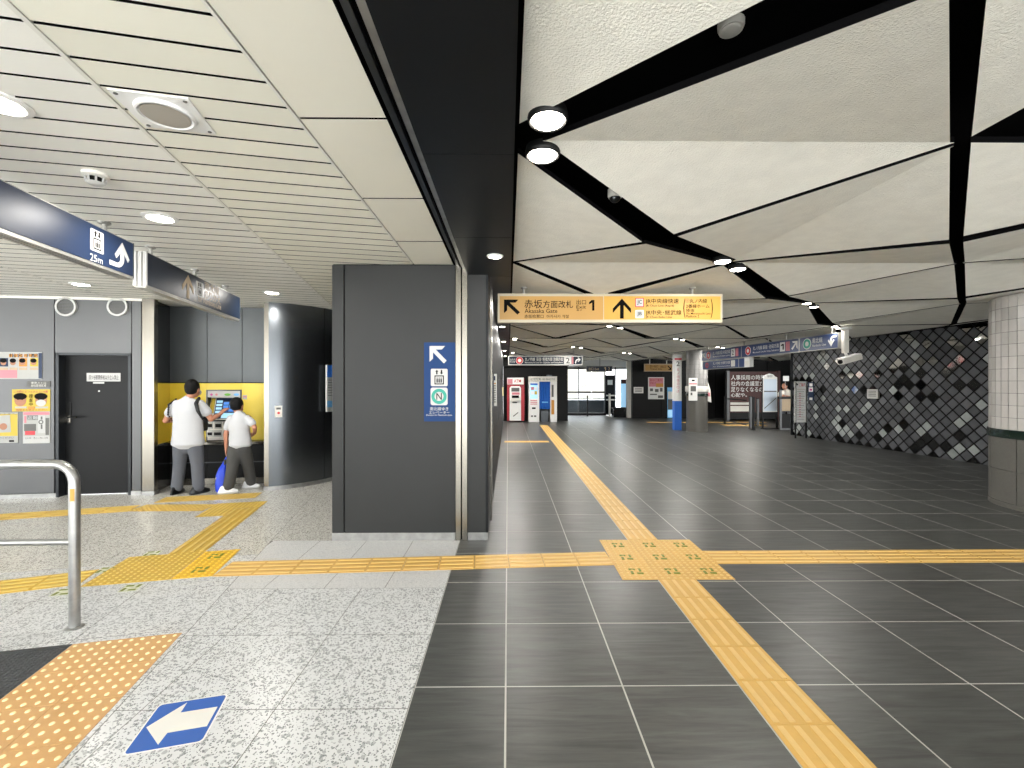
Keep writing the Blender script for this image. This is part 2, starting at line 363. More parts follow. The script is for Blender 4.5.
def arrow_pts(kind):
    """unit arrows in a 0..1 box"""
    if kind == 'up': return [(.5, 1), (1, .5), (1, .28), (.6, .68), (.6, 0), (.4, 0), (.4, .68), (0, .28), (0, .5)]
    if kind == 'ul': return [(0, 1), (.9, 1), (.72, .8), (.36, .8), (1, .16), (.84, 0), (.2, .64), (.2, .28), (0, .1)]
    if kind == 'ur': return [(1 - x, y) for x, y in arrow_pts('ul')][::-1]
    if kind == 'dr': return [(1 - x, 1 - y) for x, y in arrow_pts('ul')]
    if kind == 'uturn':
        pts = [(.62, 1), (1, .45), (.92, .33), (.72, .58)]
        for k in range(9):
            a = -math.pi / 2 * k / 8; pts.append((.34 + .38 * math.cos(a), .38 + .38 * math.sin(a)))
        pts += [(0, 0), (0, .17)]
        for k in range(9):
            a = -math.pi / 2 + math.pi / 2 * k / 8; pts.append((.34 + .2 * math.cos(a), .38 + .21 * math.sin(a)))
        pts += [(.54, .58), (.33, .33), (.25, .45)]
        return pts
    if kind == 'down_turn': return [(1 - x, 1 - y) for x, y in arrow_pts('uturn')]
    if kind == 'right_turn':
        pts = [(1, .62), (.55, 1), (.45, .9), (.7, .72), (.3, .72), (.1, .5), (0, .1), (.14, 0), (.26, .42), (.36, .52), (.7, .52), (.45, .34), (.55, .24)]
        return pts
def fit(pts, x0, z0, x1, z1): return [(x0 + (x1 - x0) * a, z0 + (z1 - z0) * b) for a, b in pts]
def rod(parent, x, y, z0, z1, r=0.012, name='rod', mt='frame_alu'):
    mb = MB().tube([(x, y, z0), (x, y, z1)], r, 10); mb.lathe([(r * 2.6, 0), (r * 2.6, -0.012), (r * 1.6, -0.02)], 14, (x, y, z1)); return mb.build(name, mt, parent)
# ================================================================== STRUCTURE
ZR, ZL = 2.70, 2.74          # concourse ceiling nodes, slatted ceiling
TH = math.radians(11.8)      # the ticket hall is turned against the concourse
E1 = Vector((math.cos(TH), math.sin(TH))); E2 = Vector((-math.sin(TH), math.cos(TH)))
struct(MB().box(-60, 60, -60, 70, -0.30, -0.14).build('ground', 'pavement'), 'pale pavement around the station')
# ---- dark slate floor, 60 cm tiles
XS = -0.477
floor = struct(MB().box(XS, 14.5, -4.5, 24, -0.14, -0.0008).build('floor', 'grout'), 'dark grey stone tile concourse floor')
G = 0.0045
cells = []
for i in range(-1, 25):
    for j in range(-11, 36):
        x0, y0 = -0.012 + 0.6 * i, 2.28 + 0.6 * j
        x0c = max(x0, XS); x1 = x0 + 0.6
        if x1 - x0c < 0.05 or y0 > 23.2 or y0 < -4.3 or x1 > 14.4: continue
        if x0c > 9.4 and y0 < 13: continue
        cells.append((y0, x0c, x1))
def in_view(x, y):
    return y > 1.5 and abs((x - y * math.tan(YAW)) / y) < 1.2
vis = sorted([c for c in cells if in_view(c[1] + 0.3, c[0] + 0.3)], key=lambda c: c[0])[:298]
visset = set(vis); rest = MB(); tile_me = {}
for c in cells:
    y0, x0, x1 = c; w = round(x1 - x0, 3)
    if c in visset:
        if w not in tile_me:
            tile_me[w] = MB().box(G, w - G, G, 0.6 - G, -0.0008, 0.0).mesh('floor_tile', 'slate')
        link('floor_tile', tile_me[w], floor, (x0, y0, 0))
    else: rest.box(x0 + G, x1 - G, y0 + G, y0 + 0.6 - G, -0.0008, 0.0)
o = rest.build('floor_tile_field', 'slate', floor); o['kind'] = 'stuff'
# ---- terrazzo floor of the ticket hall
tfloor = struct(MB().box(-12, XS, -4.5, 9.5, -0.14, -0.0008).build('floor', 'grout_light'), 'speckled white terrazzo floor of the ticket hall')
Q0 = fl(191, 628).xy
G2 = 0.0025
def put_tile(poly, mt):
    if len(poly) < 3 or area(poly) < 0.01: return
    cx = sum(p[0] for p in poly) / len(poly); cy = sum(p[1] for p in poly) / len(poly)
    if cy > 8.5 or cy < 0.9: return
    MB().prism([(p[0] - cx, p[1] - cy) for p in poly], -0.0008, 0.0).build('floor_tile', mt, tfloor, loc=(cx, cy, 0))
def shrink(x0, x1, y0, y1): return [(x0 + G2, y0 + G2), (x1 - G2, y0 + G2), (x1 - G2, y1 - G2), (x0 + G2, y1 - G2)]
lim = E1.x * Q0.x + E1.y * Q0.y
rows = [(0.87, 1.5, 't'), (1.5, 2.13, 't'), (2.13, 2.76, 't'), (2.76, 3.39, 't'), (3.39, 3.66, 'g'), (3.66, 3.96, 'g'), (3.96, 4.42, 'g')] + [(4.42 + .63 * k, 5.05 + .63 * k, 'f') for k in range(6)]
for y0, y1, kind in rows:
    wd = 0.46 if kind == 'g' else 0.633
    x = XS
    while x > -5:
        poly = clip(shrink(x - wd, x, y0, y1), -E1.x, -E1.y, -lim - G2)
        put_tile(poly, {'t': 'terrazzo', 'g': 'granite', 'f': 'terrazzo_fine'}[kind]); x -= wd
for a in range(0, 14):
    for b in range(-4, 11):
        pts = [Q0 + E1 * aa + E2 * bb for aa, bb in [(-.63 * a - .63 + G2, .63 * b + G2), (-.63 * a - G2, .63 * b + G2), (-.63 * a - G2, .63 * b + .63 - G2), (-.63 * a - .63 + G2, .63 * b + .63 - G2)]]
        put_tile([(p.x, p.y) for p in pts], 'terrazzo' if b < 2 else 'terrazzo_fine')
mb = MB().box(-12, XS, -4.5, 0.87, -0.0008, 0); o = mb.build('floor_tile_field', 'terrazzo', tfloor); o['kind'] = 'stuff'
# ---- ceilings: dark void above, then the panels
ceil = struct(MB().box(0.0, 14.5, -4.5, 24, 2.84, 3.1).build('ceiling', 'soffit'), 'folded pale triangular ceiling panels with black slits')
XC = [0.05, 2.1, 4.3, 6.5, 8.7, 10.9, 13.1]
YR = [-4.3, -2.2, -0.05, 2.1, 4.2, 6.3, 8.75, 11.15, 13.6, 16.1, 18.6, 21.0]
def node_J(i, j): return (i + j) % 2 == 1          # nodes that carry two downlights
def slit(i, j, di, dj):
    """half widths (node end, centre end) of the slit running from node (i, j) towards the cell at (di, dj)"""
    J = node_J(i, j); same = di * dj > 0
    if same:
        if J: return (0.08, 0.12) if j <= 4 else (0.05, 0.11)
        return (0.036, 0.036) if (i == j - 2) else (0.03, 0.05)
    if J:
        if i == 0 and j == 3 and dj < 0: return 0.09, 0.14
        return (0.03, 0.065) if dj < 0 else (0.03, 0.095)
    if i == 1 and j == 3 and di > 0: return 0.22, 0.26
    return 0.02, 0.032
def off_line(p, q, w0, w1, side):
    d = (q - p).normalized(); n = Vector((-d.y, d.x)) * side
    return p + n * w0, q + n * w1
def isect(p, q, r, s):
    d1 = q - p; d2 = s - r; den = d1.x * d2.y - d1.y * d2.x
    t = ((r.x - p.x) * d2.y - (r.y - p.y) * d2.x) / den; return p + d1 * t
ZC = ZR - 0.135
def tri(A, ia, B, ib, C, cell):
    """one half of a kite: nodes A, B (grid indices ia, ib), low centre C"""
    a, b_, c = A.xy, B.xy, C.xy
    side = 1 if ((b_ - a).x * (c - a).y - (b_ - a).y * (c - a).x) > 0 else -1
    wa = slit(ia[0], ia[1], cell[0] * 2 + 1 - 2 * ia[0], cell[1] * 2 + 1 - 2 * ia[1]); wb_ = slit(ib[0], ib[1], cell[0] * 2 + 1 - 2 * ib[0], cell[1] * 2 + 1 - 2 * ib[1])
    a1, c1 = off_line(a, c, wa[0], wa[1], -side); b1, c2 = off_line(b_, c, wb_[0], wb_[1], side)
    P = isect(a1, c1, a, b_); Q = isect(b1, c2, a, b_); R = isect(a1, c1, b1, c2)
    n = (B - A).cross(C - A)
    z = lambda p: A.z - (n.x * (p.x - A.x) + n.y * (p.y - A.y)) / n.z
    return [(P.x, P.y, z(P)), (Q.x, Q.y, z(Q)), (R.x, R.y, z(R))]
TWEAK = {(1, 3): .055}
def Nd(i, j): return Vector((XC[i] + TWEAK.get((i, j), 0), YR[j], ZR))
def Cn(i, j): return Vector(((XC[i] + XC[i + 1]) / 2, (YR[j] + YR[j + 1]) / 2, ZC))
def cell_ok(i, j):
    if i < 0 or j < 0 or i >= len(XC) - 1 or j >= len(YR) - 1: return False
    if i >= 4 and YR[j + 1] < 13.5: return False
    return True
def kite(ia, ib, cells_):
    tris = [tri(Nd(*ia), ia, Nd(*ib), ib, Cn(*c), c) for c in cells_ if cell_ok(*c)]
    if not tris: return
    o = Vector(tris[0][0]); mb = MB('soffit')
    for t in tris:
        v = [(p[0] - o.x, p[1] - o.y, p[2] - o.z) for p in t]; mb.solid3(v, 0.03)
    mb.build('ceiling_panel', 'ceiling_board', ceil, loc=o)
for i in range(len(XC)):
    for j in range(len(YR)):
        if i + 1 < len(XC): kite((i, j), (i + 1, j), [(i, j), (i, j - 1)])
        if j + 1 < len(YR): kite((i, j), (i, j + 1), [(i, j), (i - 1, j)])
# ---- slatted ceiling of the ticket hall
lceil = struct(MB().box(-14, -0.53, -4.5, 9.5, ZL + 0.03, 3.1).build('ceiling', 'joint'), 'cream slatted metal ceiling with dark joints')
T0 = fl(213, 195, ZL).xy; TJ = fl(39.4, 22.9, ZL).xy
b0 = (TJ - T0).dot(E2); SP = 0.158
XB = -0.945
cols = [(0.0, 5.0, 'slat'), (-2.85, 0.0, 'slat_white'), (-5.7, -2.85, 'slat_white'), (-8.55, -5.7, 'slat_white')]
for a0, a1, mt in cols:
    for k in range(-10, 45):
        bb = b0 + k * SP
        pts = [T0 + E1 * a + E2 * b for a, b in [(a0 + .012, bb + .007), (a1 - .012, bb + .007), (a1 - .012, bb + SP - .007), (a0 + .012, bb + SP - .007)]]
        poly = [(p.x, p.y) for p in pts]
        poly = clip(poly, 1, 0, XB - 0.006); 
        if len(poly) >= 3: poly = clip(poly, 0, 1, 9.0)
        if len(poly) < 3 or area(poly) < 0.01: continue
        cx = sum(p[0] for p in poly) / len(poly); cy = sum(p[1] for p in poly) / len(poly)
        if cx < -13 or cy < -0.6: continue
        MB('joint').prism([(p[0] - cx, p[1] - cy) for p in poly], ZL, ZL + 0.02).build('ceiling_slat', mt, lceil, loc=(cx, cy, 0))
for a in (0.0, -2.85, -5.7):     # T-bars between the slat fields
    p, q = T0 + E1 * a + E2 * -3.2, T0 + E1 * a + E2 * 6.4
    n = E1 * 0.009
    if a == 0: q = T0 + E1 * a + E2 * 5.6
    MB().prism([(p - n)[:], (p + n)[:], (q + n)[:], (q - n)[:]], ZL - 0.004, ZL + 0.02).build('ceiling_runner', 'off_white', lceil)
MB().box(XB - 0.006, XB + 0.006, -1, 4.42, ZL - 0.004, ZL + 0.02).build('ceiling_runner', 'off_white', lceil)
mb = MB().box(-13, XB, -4.5, -0.75, ZL, ZL + 0.02); o = mb.build('ceiling_slat_field', 'slat_white', lceil); o['kind'] = 'stuff'
for k in range(-3, 4):
    y0, y1 = 2.0 + .86 * k, 2.86 + .86 * k
    y1 = min(y1, 4.42)
    MB('joint').box(XB + .012, -0.545, y0 + .007, y1 - .007, ZL, ZL + 0.02).build('ceiling_panel', 'cream_panel', lceil)
# ---- the dark beam along the joint between the two buildings
ZB = 2.635
beam = struct(MB().box(-0.404, 0.03, -4.5, 4.42, ZB + .002, 3.1).box(-0.2, 0.03, 4.42, 18.6, ZB + .002, 3.1).build('trim_1', 'beam_side'), 'long dark metal ceiling beam over the building joint')
for k in range(-5, 14):
    y0 = 2.1 + 1.2 * k; y1 = y0 + 1.2
    x0 = -0.404 if y1 < 4.6 else -0.2
    MB().box(x0, 0.03, y0 + .003, min(y1, 18.6) - .003, ZB, ZB + .004).build('beam_panel', 'beam', beam)
tr = struct(MB().box(-0.53, -0.405, -4.5, 4.42, ZL + .005, 3.05).build('trim_2', 'joint'), 'steel cover strips along the joint beside the beam')
MB().box(-0.515, -0.487, -4.5, 4.42, ZL - .02, ZL + .01).build('cover_strip', 'dark_steel', tr)
MB().box(-0.455, -0.418, -4.5, 4.42, ZL - .045, ZL + .01).build('cover_strip', 'steel_worn', tr)
# ---- the big clad pillar at the joint
PY, PL, PR = 4.42, -1.748, -0.195
pil = struct(MB().box(PL + .01, PR - .01, PY + .02, 5.25, 0, ZL + .05).build('wall_pillar', 'joint'), 'large dark clad pillar with steel strips and skirting')
def pbox(name, px0, px1, y0, y1, z0, z1, mt, bev=0.0):
    x0 = dp(px0, 384, PY).x; x1 = dp(px1, 384, PY).x
    return MB().box(x0, x1, y0, y1, z0, z1).build(name, mt, pil, bev)
pbox('cladding_panel', 332, 343.6, PY, PY + .03, .075, ZL - .01, 'pillar', .003)
pbox('cladding_panel', 344.8, 455.3, PY, PY + .03, .075, ZL - .01, 'pillar', .003)
pbox('cladding_panel', 467.6, 486, PY, PY + .03, .075, 2.64, 'pillar', .003)
pbox('corner_bead', 486, 488, PY - .002, PY + .03, .075, 2.64, 'beam')
pbox('cover_strip', 455.8, 461, PY - .012, PY + .02, 0, ZL, 'steel', .002)
pbox('cover_strip', 462.2, 467.3, PY - .012, PY + .02, 0, ZL, 'steel', .002)
pbox('skirting', 332, 455.4, PY - .006, PY + .03, 0, .075, 'steel_worn', .002)
pbox('skirting', 467.8, 488, PY - .006, PY + .03, 0, .075, 'steel_worn', .002)
MB().box(PL, PL + .012, PY + .03, 5.25, .075, ZL - .01).build('cladding_panel', 'pillar', pil)
MB().box(PL, PL + .012, PY + .03, 5.25, 0, .075).build('skirting', 'steel_worn', pil)
MB().box(PR - .012, PR, PY + .03, 5.05, .075, ZB).build('cladding_panel', 'pillar', pil)
MB().box(PR - .03, PR + .012, 5.05, 5.25, 0, ZB).build('cover_strip', 'steel', pil)
# ---- concourse left wall beyond the pillar, dark panels
wl = struct(MB().box(-0.45, -0.215, 5.25, 18.6, 0, 2.7).build('wall_left', 'joint'), 'dark panelled wall running down the concourse')
for k in range(11):
    y0 = 5.25 + 1.2 * k
    for z0, z1 in ((0, .85), (.86, 1.71), (1.72, ZB)):
        MB().box(-0.22, -0.2, y0 + .005, min(y0 + 1.195, 18.6), z0, z1).build('wall_panel', 'black_wall', wl)
# ---- back walls
def wall(name, x0, x1, y0, y1, z1, mt, label, z0=0.0): return struct(MB().box(x0, x1, y0, y1, z0, z1).build(name, mt), label)
XA = dp(568, 384, 18.6).x; XE = dp(632.5, 384, 20).x
wall('wall_back', -0.2, XA, 18.65, 18.85, 2.84, 'black_wall', 'black back wall behind the two vending machines')
wall('wall_back_side', XA - .15, XA, 18.85, 22.3, 2.84, 'black_wall', 'black side wall of the glazed opening')
bw = wall('wall_back_right', XE, 14.5, 20.0, 20.2, 2.84, 'black_wall', 'black back wall carrying posters beyond the tiled column')
XE2 = dp(634, 384, 22.3).x
wall('wall_exit_side', XE2, XE2 + .15, 20.2, 22.3, 2.84, 'off_white', 'pale side wall of the glazed opening')
wall('wall_gate_end', 14.3, 14.5, 13.0, 20.0, 2.84, 'black_wall', 'dark end wall of the gate hall')
wall('wall_inner', -4.6, -0.3, 8.6, 8.8, 3.0, 'dark_steel', 'dark wall closing the ticket hall behind the pillar')
for k, xx in enumerate([6.9, 8.3, 9.35, 11.7, 13.0]):
    MB().box(xx, xx + .012, 19.985, 20.0, 0, 2.84).build('panel_joint', 'joint', bw)
wall('wall_right_added', 9.75, 9.95, -3.2, 6.3, 2.84, 'tile_grey', 'unseen grey wall added on the right to block side light')  # added out of view to cut the light from the right
# header over recess
wall('wall_header', -0.2, XA, 18.3, 18.65, 2.84, 'black_wall', 'black header above the machine recess', 2.3)
# ================================================================== TICKET HALL (left)
pA, pB = fl(0, 499), fl(146, 494.5)
WL = Fr(pA.xy, pB.xy)                       # wall with the grey door
def wx(px, off=0.0): return WL.l(px, 400, off)[0]
xd0, xd1 = wx(56), wx(131); zd = WL.l(95, 354.5)[1]
xc0, xc1 = wx(141), wx(152.3)
ww = Th('wall_left', WL, 0, 0, 0); struct(ww.e, 'grey metal panel wall with a dark door and posters')
ww.boxm('backing', -4.2, 0, xd0, ZL + .02, -.2, -.02, 'joint'); ww.boxm('backing', xd1, 0, xc0 + .05, ZL + .02, -.2, -.02, 'joint'); ww.boxm('backing', xd0, zd, xd1, ZL + .02, -.2, -.02, 'joint')
edges = [-4.2, -3.1, -2.0, -0.95, wx(54.3)]
for a, b_ in zip(edges[:-1], edges[1:]): ww.boxm('wall_panel', a + .005, .06, b_ - .004, ZL - .015, -.02, 0, 'wall_panel', bev=.003)
ww.boxm('wall_panel', wx(55), zd + .02, wx(131.2), ZL - .015, -.02, 0, 'wall_panel', bev=.003)
ww.boxm('wall_panel', wx(132), .06, xc0, ZL - .015, -.02, 0, 'wall_panel', bev=.003)
ww.boxm('skirting', -4.2, 0, xd0, .055, -.02, .004, 'steel_worn'); ww.boxm('skirting', xd1, 0, xc0, .055, -.02, .004, 'steel_worn')
ww.boxm('cornice', -4.2, ZL - .03, xc1, ZL, -.02, .03, 'off_white')
# door
d = Th('door_1', WL, (xd0 + xd1) / 2, 0, 0); struct(d.e, 'dark grey metal service door with a lever handle')
hw = (xd1 - xd0) / 2
d.boxm('door_frame', -hw, 0, -hw + .035, zd + .02, -.16, .006, 'beam_side'); d.boxm('door_frame', hw - .035, 0, hw, zd + .02, -.16, .006, 'beam_side'); d.boxm('door_frame', -hw, zd - .012, hw, zd + .022, -.16, .006, 'beam_side')
leaf = d.boxm('door_leaf', -hw + .035, .01, hw - .035, zd - .012, -.15, -.1, 'door')
hx, hz = d.q(67, 417, -.1)
d.boxm('lock_plate', hx - .05, hz - .08, hx + .05, hz + .02, -.1, -.085, 'steel', leaf, .004)
d.boxm('lock_plate', hx + .03, hz + .0, hx + .06, hz + .2, -.1, -.09, 'black', leaf, .004)
MB().tube([(hx + .04, .1, hz), (hx + .04, .03, hz), (hx + .17, .03, hz)], .012, 10).build('lever_handle', 'black', leaf)
r = d.rect((87, 373, 120.6, 381.4), -.1)
ps = d.boxm('door_plate', *r, -.1, -.094, 'white', leaf)
d.text([('四ツ谷駅関係者以外立入禁止', (89, 375, 118.6, 379.8))], -.0935, 'ink', leaf)
d.box('door_plate', (93, 382, 104, 383.6), -.1, -.095, 'white', leaf)
d.box('peephole', (98.2, 390.4, 99.6, 391.8), -.1, -.095, 'frame_alu', leaf)
# round vents
for px, lab in ((67, 'round white-rimmed wall vent above the left edge of the grey door'), (118.5, 'round white-rimmed wall vent above the right side of the grey door')):
    v = WL.at('wall_vent', px, 307, 0.0); v.tag(lab, 'vent')
    v.discm('vent_rim', 0, 0, .13, 0, .03, 'white', r_in=.105); v.discm('vent_grille', 0, 0, .107, 0, .014, 'ink_grey')
    for k in range(-5, 6):
        w = math.sqrt(max(.0004, .103 ** 2 - (k * .02) ** 2)); v.boxm('vent_louvre', -w, k * .02 - .003, w, k * .02 + .003, .014, .024, 'wall_panel')
# posters
p = WL.at('wanted_poster', 20, 379, 0); p.tag('wide poster with a yellow heading and a row of portrait boxes', 'poster')
sh = p.box('sheet', (-14, 352, 42, 379), 0, .006, 'paper')
p.box('navy_edge', (38.5, 353, 42, 378.5), .006, .007, 'sign_navy', sh); p.box('blush_band', (-13.5, 370, 17, 378), .006, .007, 'pink', sh)
for k, (x0, cl) in enumerate(((-8, 'sign_navy'), (0, 'sign_navy'), (9.5, 'paper'), (19, 'orange'), (30, 'poster_yellow'))):
    p.box('portrait_box', (x0, 358, x0 + 8, 366.5), .006, .008, cl, sh)
    x, z = p.q(x0 + 4, 362.8); p.discm('portrait_face', x, z, .033, .008, .009, 'skin_print', sh); p.discm('portrait_hair', x, z + .03, .03, .0085, .0095, 'ink', sh, rx=.038)
    p.box('caption_bar', (x0, 367.5, x0 + 8, 370), .006, .007, 'tan_board', sh)
for k in range(6): p.box('heading_block', (9 + k * 5, 354, 12.5 + k * 5, 357), .006, .0075, 'orange', sh)
p.text([('指名手配', (9, 353.6, 38, 357.4))], .008, 'ink', sh)
p = WL.at('plaque', 38, 387, 0); p.tag('small dark grey plaque with two lines of pale lettering above the yellow poster', 'plaque')
sh = p.box('plate', (27, 381, 50, 387.3), 0, .008, 'ink_grey'); p.text([('東京メトロ', (31, 381.8, 46, 383.9)), ('施設管理区域', (31, 384.4, 46, 386.8))], .0085, 'off_white', sh)
p = WL.at('wanted_poster', 31, 411, 0); p.tag('yellow landscape poster with two masked faces side by side', 'poster')
sh = p.box('sheet', (12, 389.3, 50, 411.4), 0, .006, 'poster_yellow')
for px, mk in ((20.8, False), (41.5, True)):
    x, z = p.q(px, 400); p.discm('portrait_head', x, z, .085, .006, .008, 'skin_print', sh, rx=.07); p.discm('portrait_hair', x, z + .05, .045, .0085, .0095, 'ink', sh, rx=.08)
    if mk: p.discm('portrait_mask', x, z - .04, .045, .0085, .0095, 'white', sh, rx=.06)
    for s in (-1, 1): p.discm('portrait_eye', x + s * .025, z + .008, .006, .0085, .0096, 'ink', sh, rx=.012)
p.box('red_stamp', (28, 406.5, 34.5, 409), .006, .008, 'orange', sh); p.box('white_strip', (15, 406.5, 26.5, 408.3), .006, .008, 'paper', sh); p.box('white_strip', (35.5, 406.5, 48, 408.3), .006, .008, 'paper', sh)
p.text([('この顔にピンときたら110番', (14, 390.4, 48, 393)), ('情報をお寄せください', (16, 409, 47, 410.8))], .009, 'dark_red', sh); p.text([('捜', (29, 394, 33, 398)), ('査', (29, 398.5, 33, 402)), ('中', (29, 402.5, 33, 406))], .009, 'ink', sh)
p = WL.at('notice_poster', 6, 443, 0); p.tag('pale yellow portrait poster at the far left, below the row of portraits', 'poster')
sh = p.box('sheet', (-9, 412.5, 18, 443), 0, .006, 'paper'); p.box('yellow_field', (-8, 414, 17.5, 436), .006, .007, 'poster_yellow', sh)
p.poly('white_slip', [(-6, 416), (10, 415), (11, 432), (-5, 433)], .007, .008, 'paper', sh); p.box('black_bar', (9, 440, 14, 442), .006, .007, 'ink', sh)
x, z = p.q(4, 426.5); p.discm('portrait_face', x, z, .045, .008, .009, 'skin_print', sh)
p.text([('お客さまへ', (-7, 413, 16, 415)), ('ご協力ください', (-7, 436.6, 14, 439.2))], .0085, 'ink_grey', sh)
p = WL.at('notice_poster', 36, 443, 0); p.tag('red and white portrait poster with a wristwatch picture beside the door', 'poster')
sh = p.box('sheet', (22.8, 411.6, 50, 443.4), 0, .006, 'paper'); p.box('pink_heading', (23.3, 412, 49.5, 415), .006, .007, 'pink', sh)
p.box('photo_dark', (27, 415.5, 38, 420), .006, .007, 'ink_grey', sh); p.box('photo_dark', (45.5, 418, 49, 435), .006, .007, 'ink_grey', sh); p.box('photo_dark', (24, 424, 36, 431), .006, .007, 'ink_grey', sh)
p.box('watch_card', (38, 415.5, 45, 433), .007, .008, 'white', sh)
x, z = p.q(41.5, 422); p.discm('watch_face', x, z, .03, .008, .009, 'ink_grey', sh, r_in=.017); p.box('watch_strap', (40.7, 416.5, 42.4, 419.5), .008, .009, 'ink_grey', sh); p.box('watch_strap', (40.7, 424.5, 42.4, 429), .008, .009, 'ink_grey', sh)
p.box('red_caption', (25, 431, 35, 435), .007, .008, 'red', sh); p.box('red_caption', (24, 416, 26.3, 423), .007, .008, 'pink', sh); p.box('white_caption', (23.3, 436, 49.5, 443), .007, .008, 'white', sh)
p.text([('忘れ物・落とし物に注意', (25, 437, 48, 439))], .0085, 'ink_grey', sh); p.text([('盗難', (27, 416, 38, 419.6))], .0085, 'white', sh)
# small fittings on the wall
# ---- steel columns either side of the ticket alcove
pC = fl(267.5, 490.5)
def column(name, px0, px1, base, lab, num):
    p0 = dp(px0, 384, base.y); p1 = dp(px1, 384, base.y); w = p1.x - p0.x
    e = empty('trim_%d' % num, (p0.x + w / 2, base.y + .02, 0), TH * .7); struct(e, lab)
    MB().box(-w / 2, w / 2, 0, .09, .05, ZL).build('steel_cover', 'steel', e, .006)
    MB().box(-w / 2 - .004, w / 2 + .004, -.004, .095, 0, .05).build('steel_foot', 'steel_worn', e, .002)
column('c', 141.3, 152.3, fl(146, 495.5), 'brushed steel jamb between the grey wall and the ticket alcove', 3)
column('c', 263.4, 272, pC, 'brushed steel jamb between the ticket alcove and the curved wall', 4)
# ---- alcove
A0, A1 = dp(155, 442, 6.83), dp(262.5, 440.6, 7.0)
AL = Fr(A0.xy, A1.xy)
al = Th('wall_alcove', AL, 0, 0, 0); struct(al.e, 'ticket alcove wall with dark upper panels and a yellow band')
ax = lambda px: AL.l(px, 400)[0]
xa0, xa1 = ax(170), ax(266)
zy0, zy1 = AL.l(250, 440)[1], AL.l(250, 383.2)[1]
al.boxm('backing', xa0 - .3, 0, xa1 + .6, ZL + .05, -.35, -.18, 'joint')
for p0, p1 in ((169.5, 207), (207.4, 242), (242.4, 268)):
    al.boxm('upper_panel', ax(p0), zy1 + .012, ax(p1) - .003, ZL, -.02, 0, 'alcove_panel', bev=.002)
mx0, mx1 = ax(206.5), ax(241.8); mz0, mz1 = AL.l(224, 440)[1], AL.l(224, 389.7)[1]
al.boxm('yellow_panel', ax(169.5), zy0, mx0, zy1, -.02, 0, 'yellow_wall', bev=.002); al.boxm('yellow_panel', mx1, zy0, ax(268), zy1, -.02, 0, 'yellow_wall', bev=.002); al.boxm('yellow_panel', mx0, mz1, mx1, zy1, -.02, 0, 'yellow_wall', bev=.002)
al.boxm('lower_panel', ax(169.5), .1, ax(207), zy0 - .06, -.02, 0, 'black'); al.boxm('lower_panel', ax(207.4), .1, ax(242), zy0 - .06, -.02, 0, 'black'); al.boxm('lower_panel', ax(242.4), .1, ax(268), zy0 - .06, -.02, 0, 'black')
al.boxm('kick_rail', ax(169.5), .33, ax(268), .345, 0, .01, 'dark_steel')
al.boxm('skirting', ax(169.5), 0, ax(268), .1, -.02, .03, 'steel', bev=.003)
al.boxm('counter_shelf', ax(169), zy0 - .05, ax(269), zy0 - .005, -.02, .13, 'steel', bev=.006)
# return wall on the left of the alcove
R0 = fl(152.6, 494).xy; R1 = AL.w(xa0, 0).xy
RW = Fr(R0, R1); rw = Th('wall_alcove_side', RW, 0, 0, 0); struct(rw.e, 'dark return wall on the left of the ticket alcove'); rl = (R1 - R0).length
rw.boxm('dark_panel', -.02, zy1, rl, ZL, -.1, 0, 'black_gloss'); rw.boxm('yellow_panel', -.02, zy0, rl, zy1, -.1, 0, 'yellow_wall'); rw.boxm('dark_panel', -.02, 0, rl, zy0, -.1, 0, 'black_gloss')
# ceiling bulkhead edge over alcove
# ---- ticket machine
tm = Th('ticket_machine', AL, (mx0 + mx1) / 2, 0, mz0); tm.tag('ticket vending machine with blue touch screen set in the yellow wall', 'ticket machine')
hw = (mx1 - mx0) / 2; H = mz1 - mz0
tm.boxm('surround', -hw, 0, -hw + .02, H, -.15, .012, 'dark_steel'); tm.boxm('surround', hw - .02, 0, hw, H, -.15, .012, 'dark_steel'); tm.boxm('surround', -hw, H - .02, hw, H, -.15, .012, 'dark_steel')
tm.boxm('back_plate', -hw + .02, 0, hw - .02, H - .02, -.16, -.13, 'dark_steel')
zs = tm.q(224, 397.3)[1]; zm = tm.q(224, 420)[1]
hd = tm.boxm('header', -hw + .02, zs, hw - .02, H - .02, -.13, .005, 'white')
for px, cl in ((211.5, 'magenta'), (216.5, 'pink')): x, z = tm.q(px, 394.6, .005); tm.discm('logo', x, z, .018, .005, .008, cl, hd)
x, z = tm.q(227.5, 394.6, .005); tm.discm('logo', x, z, .02, .005, .008, 'green', hd, rx=.045); x, z = tm.q(236.5, 394.6, .005); tm.discm('logo', x, z, .02, .005, .008, 'sky_blue', hd, rx=.04)
# tilted screen
e = empty('screen_unit', (0, 0, 0)); 
sm = MB(); v = [(-hw + .02, -.01, zm), (hw - .02, -.01, zm), (hw - .02, .1, zs), (-hw + .02, .1, zs)]
bpy.data.objects.remove(e)
sb = MB().add(v + [(p[0], .13, p[2]) for p in v], [(0, 1, 2, 3), (4, 7, 6, 5), (0, 4, 5, 1), (1, 5, 6, 2), (2, 6, 7, 3), (3, 7, 4, 0)]).build('screen_bezel', 'off_white', tm.e)
def on_screen(name, u0, v0, u1, v1, lift, mt, par):
    def P(u, vv):
        a = Vector(v[0]).lerp(Vector(v[1]), u); c = Vector(v[3]).lerp(Vector(v[2]), u); return a.lerp(c, vv)
    n = (Vector(v[1]) - Vector(v[0])).cross(Vector(v[3]) - Vector(v[0])).normalized()
    q = [P(u0, v0), P(u1, v0), P(u1, v1), P(u0, v1)]
    vs = [p + n * lift for p in q] + [p - n * .002 for p in q]
    return MB().add(vs, [(0, 1, 2, 3), (4, 7, 6, 5), (0, 4, 5, 1), (1, 5, 6, 2), (2, 6, 7, 3), (3, 7, 4, 0)]).build(name, mt, par)
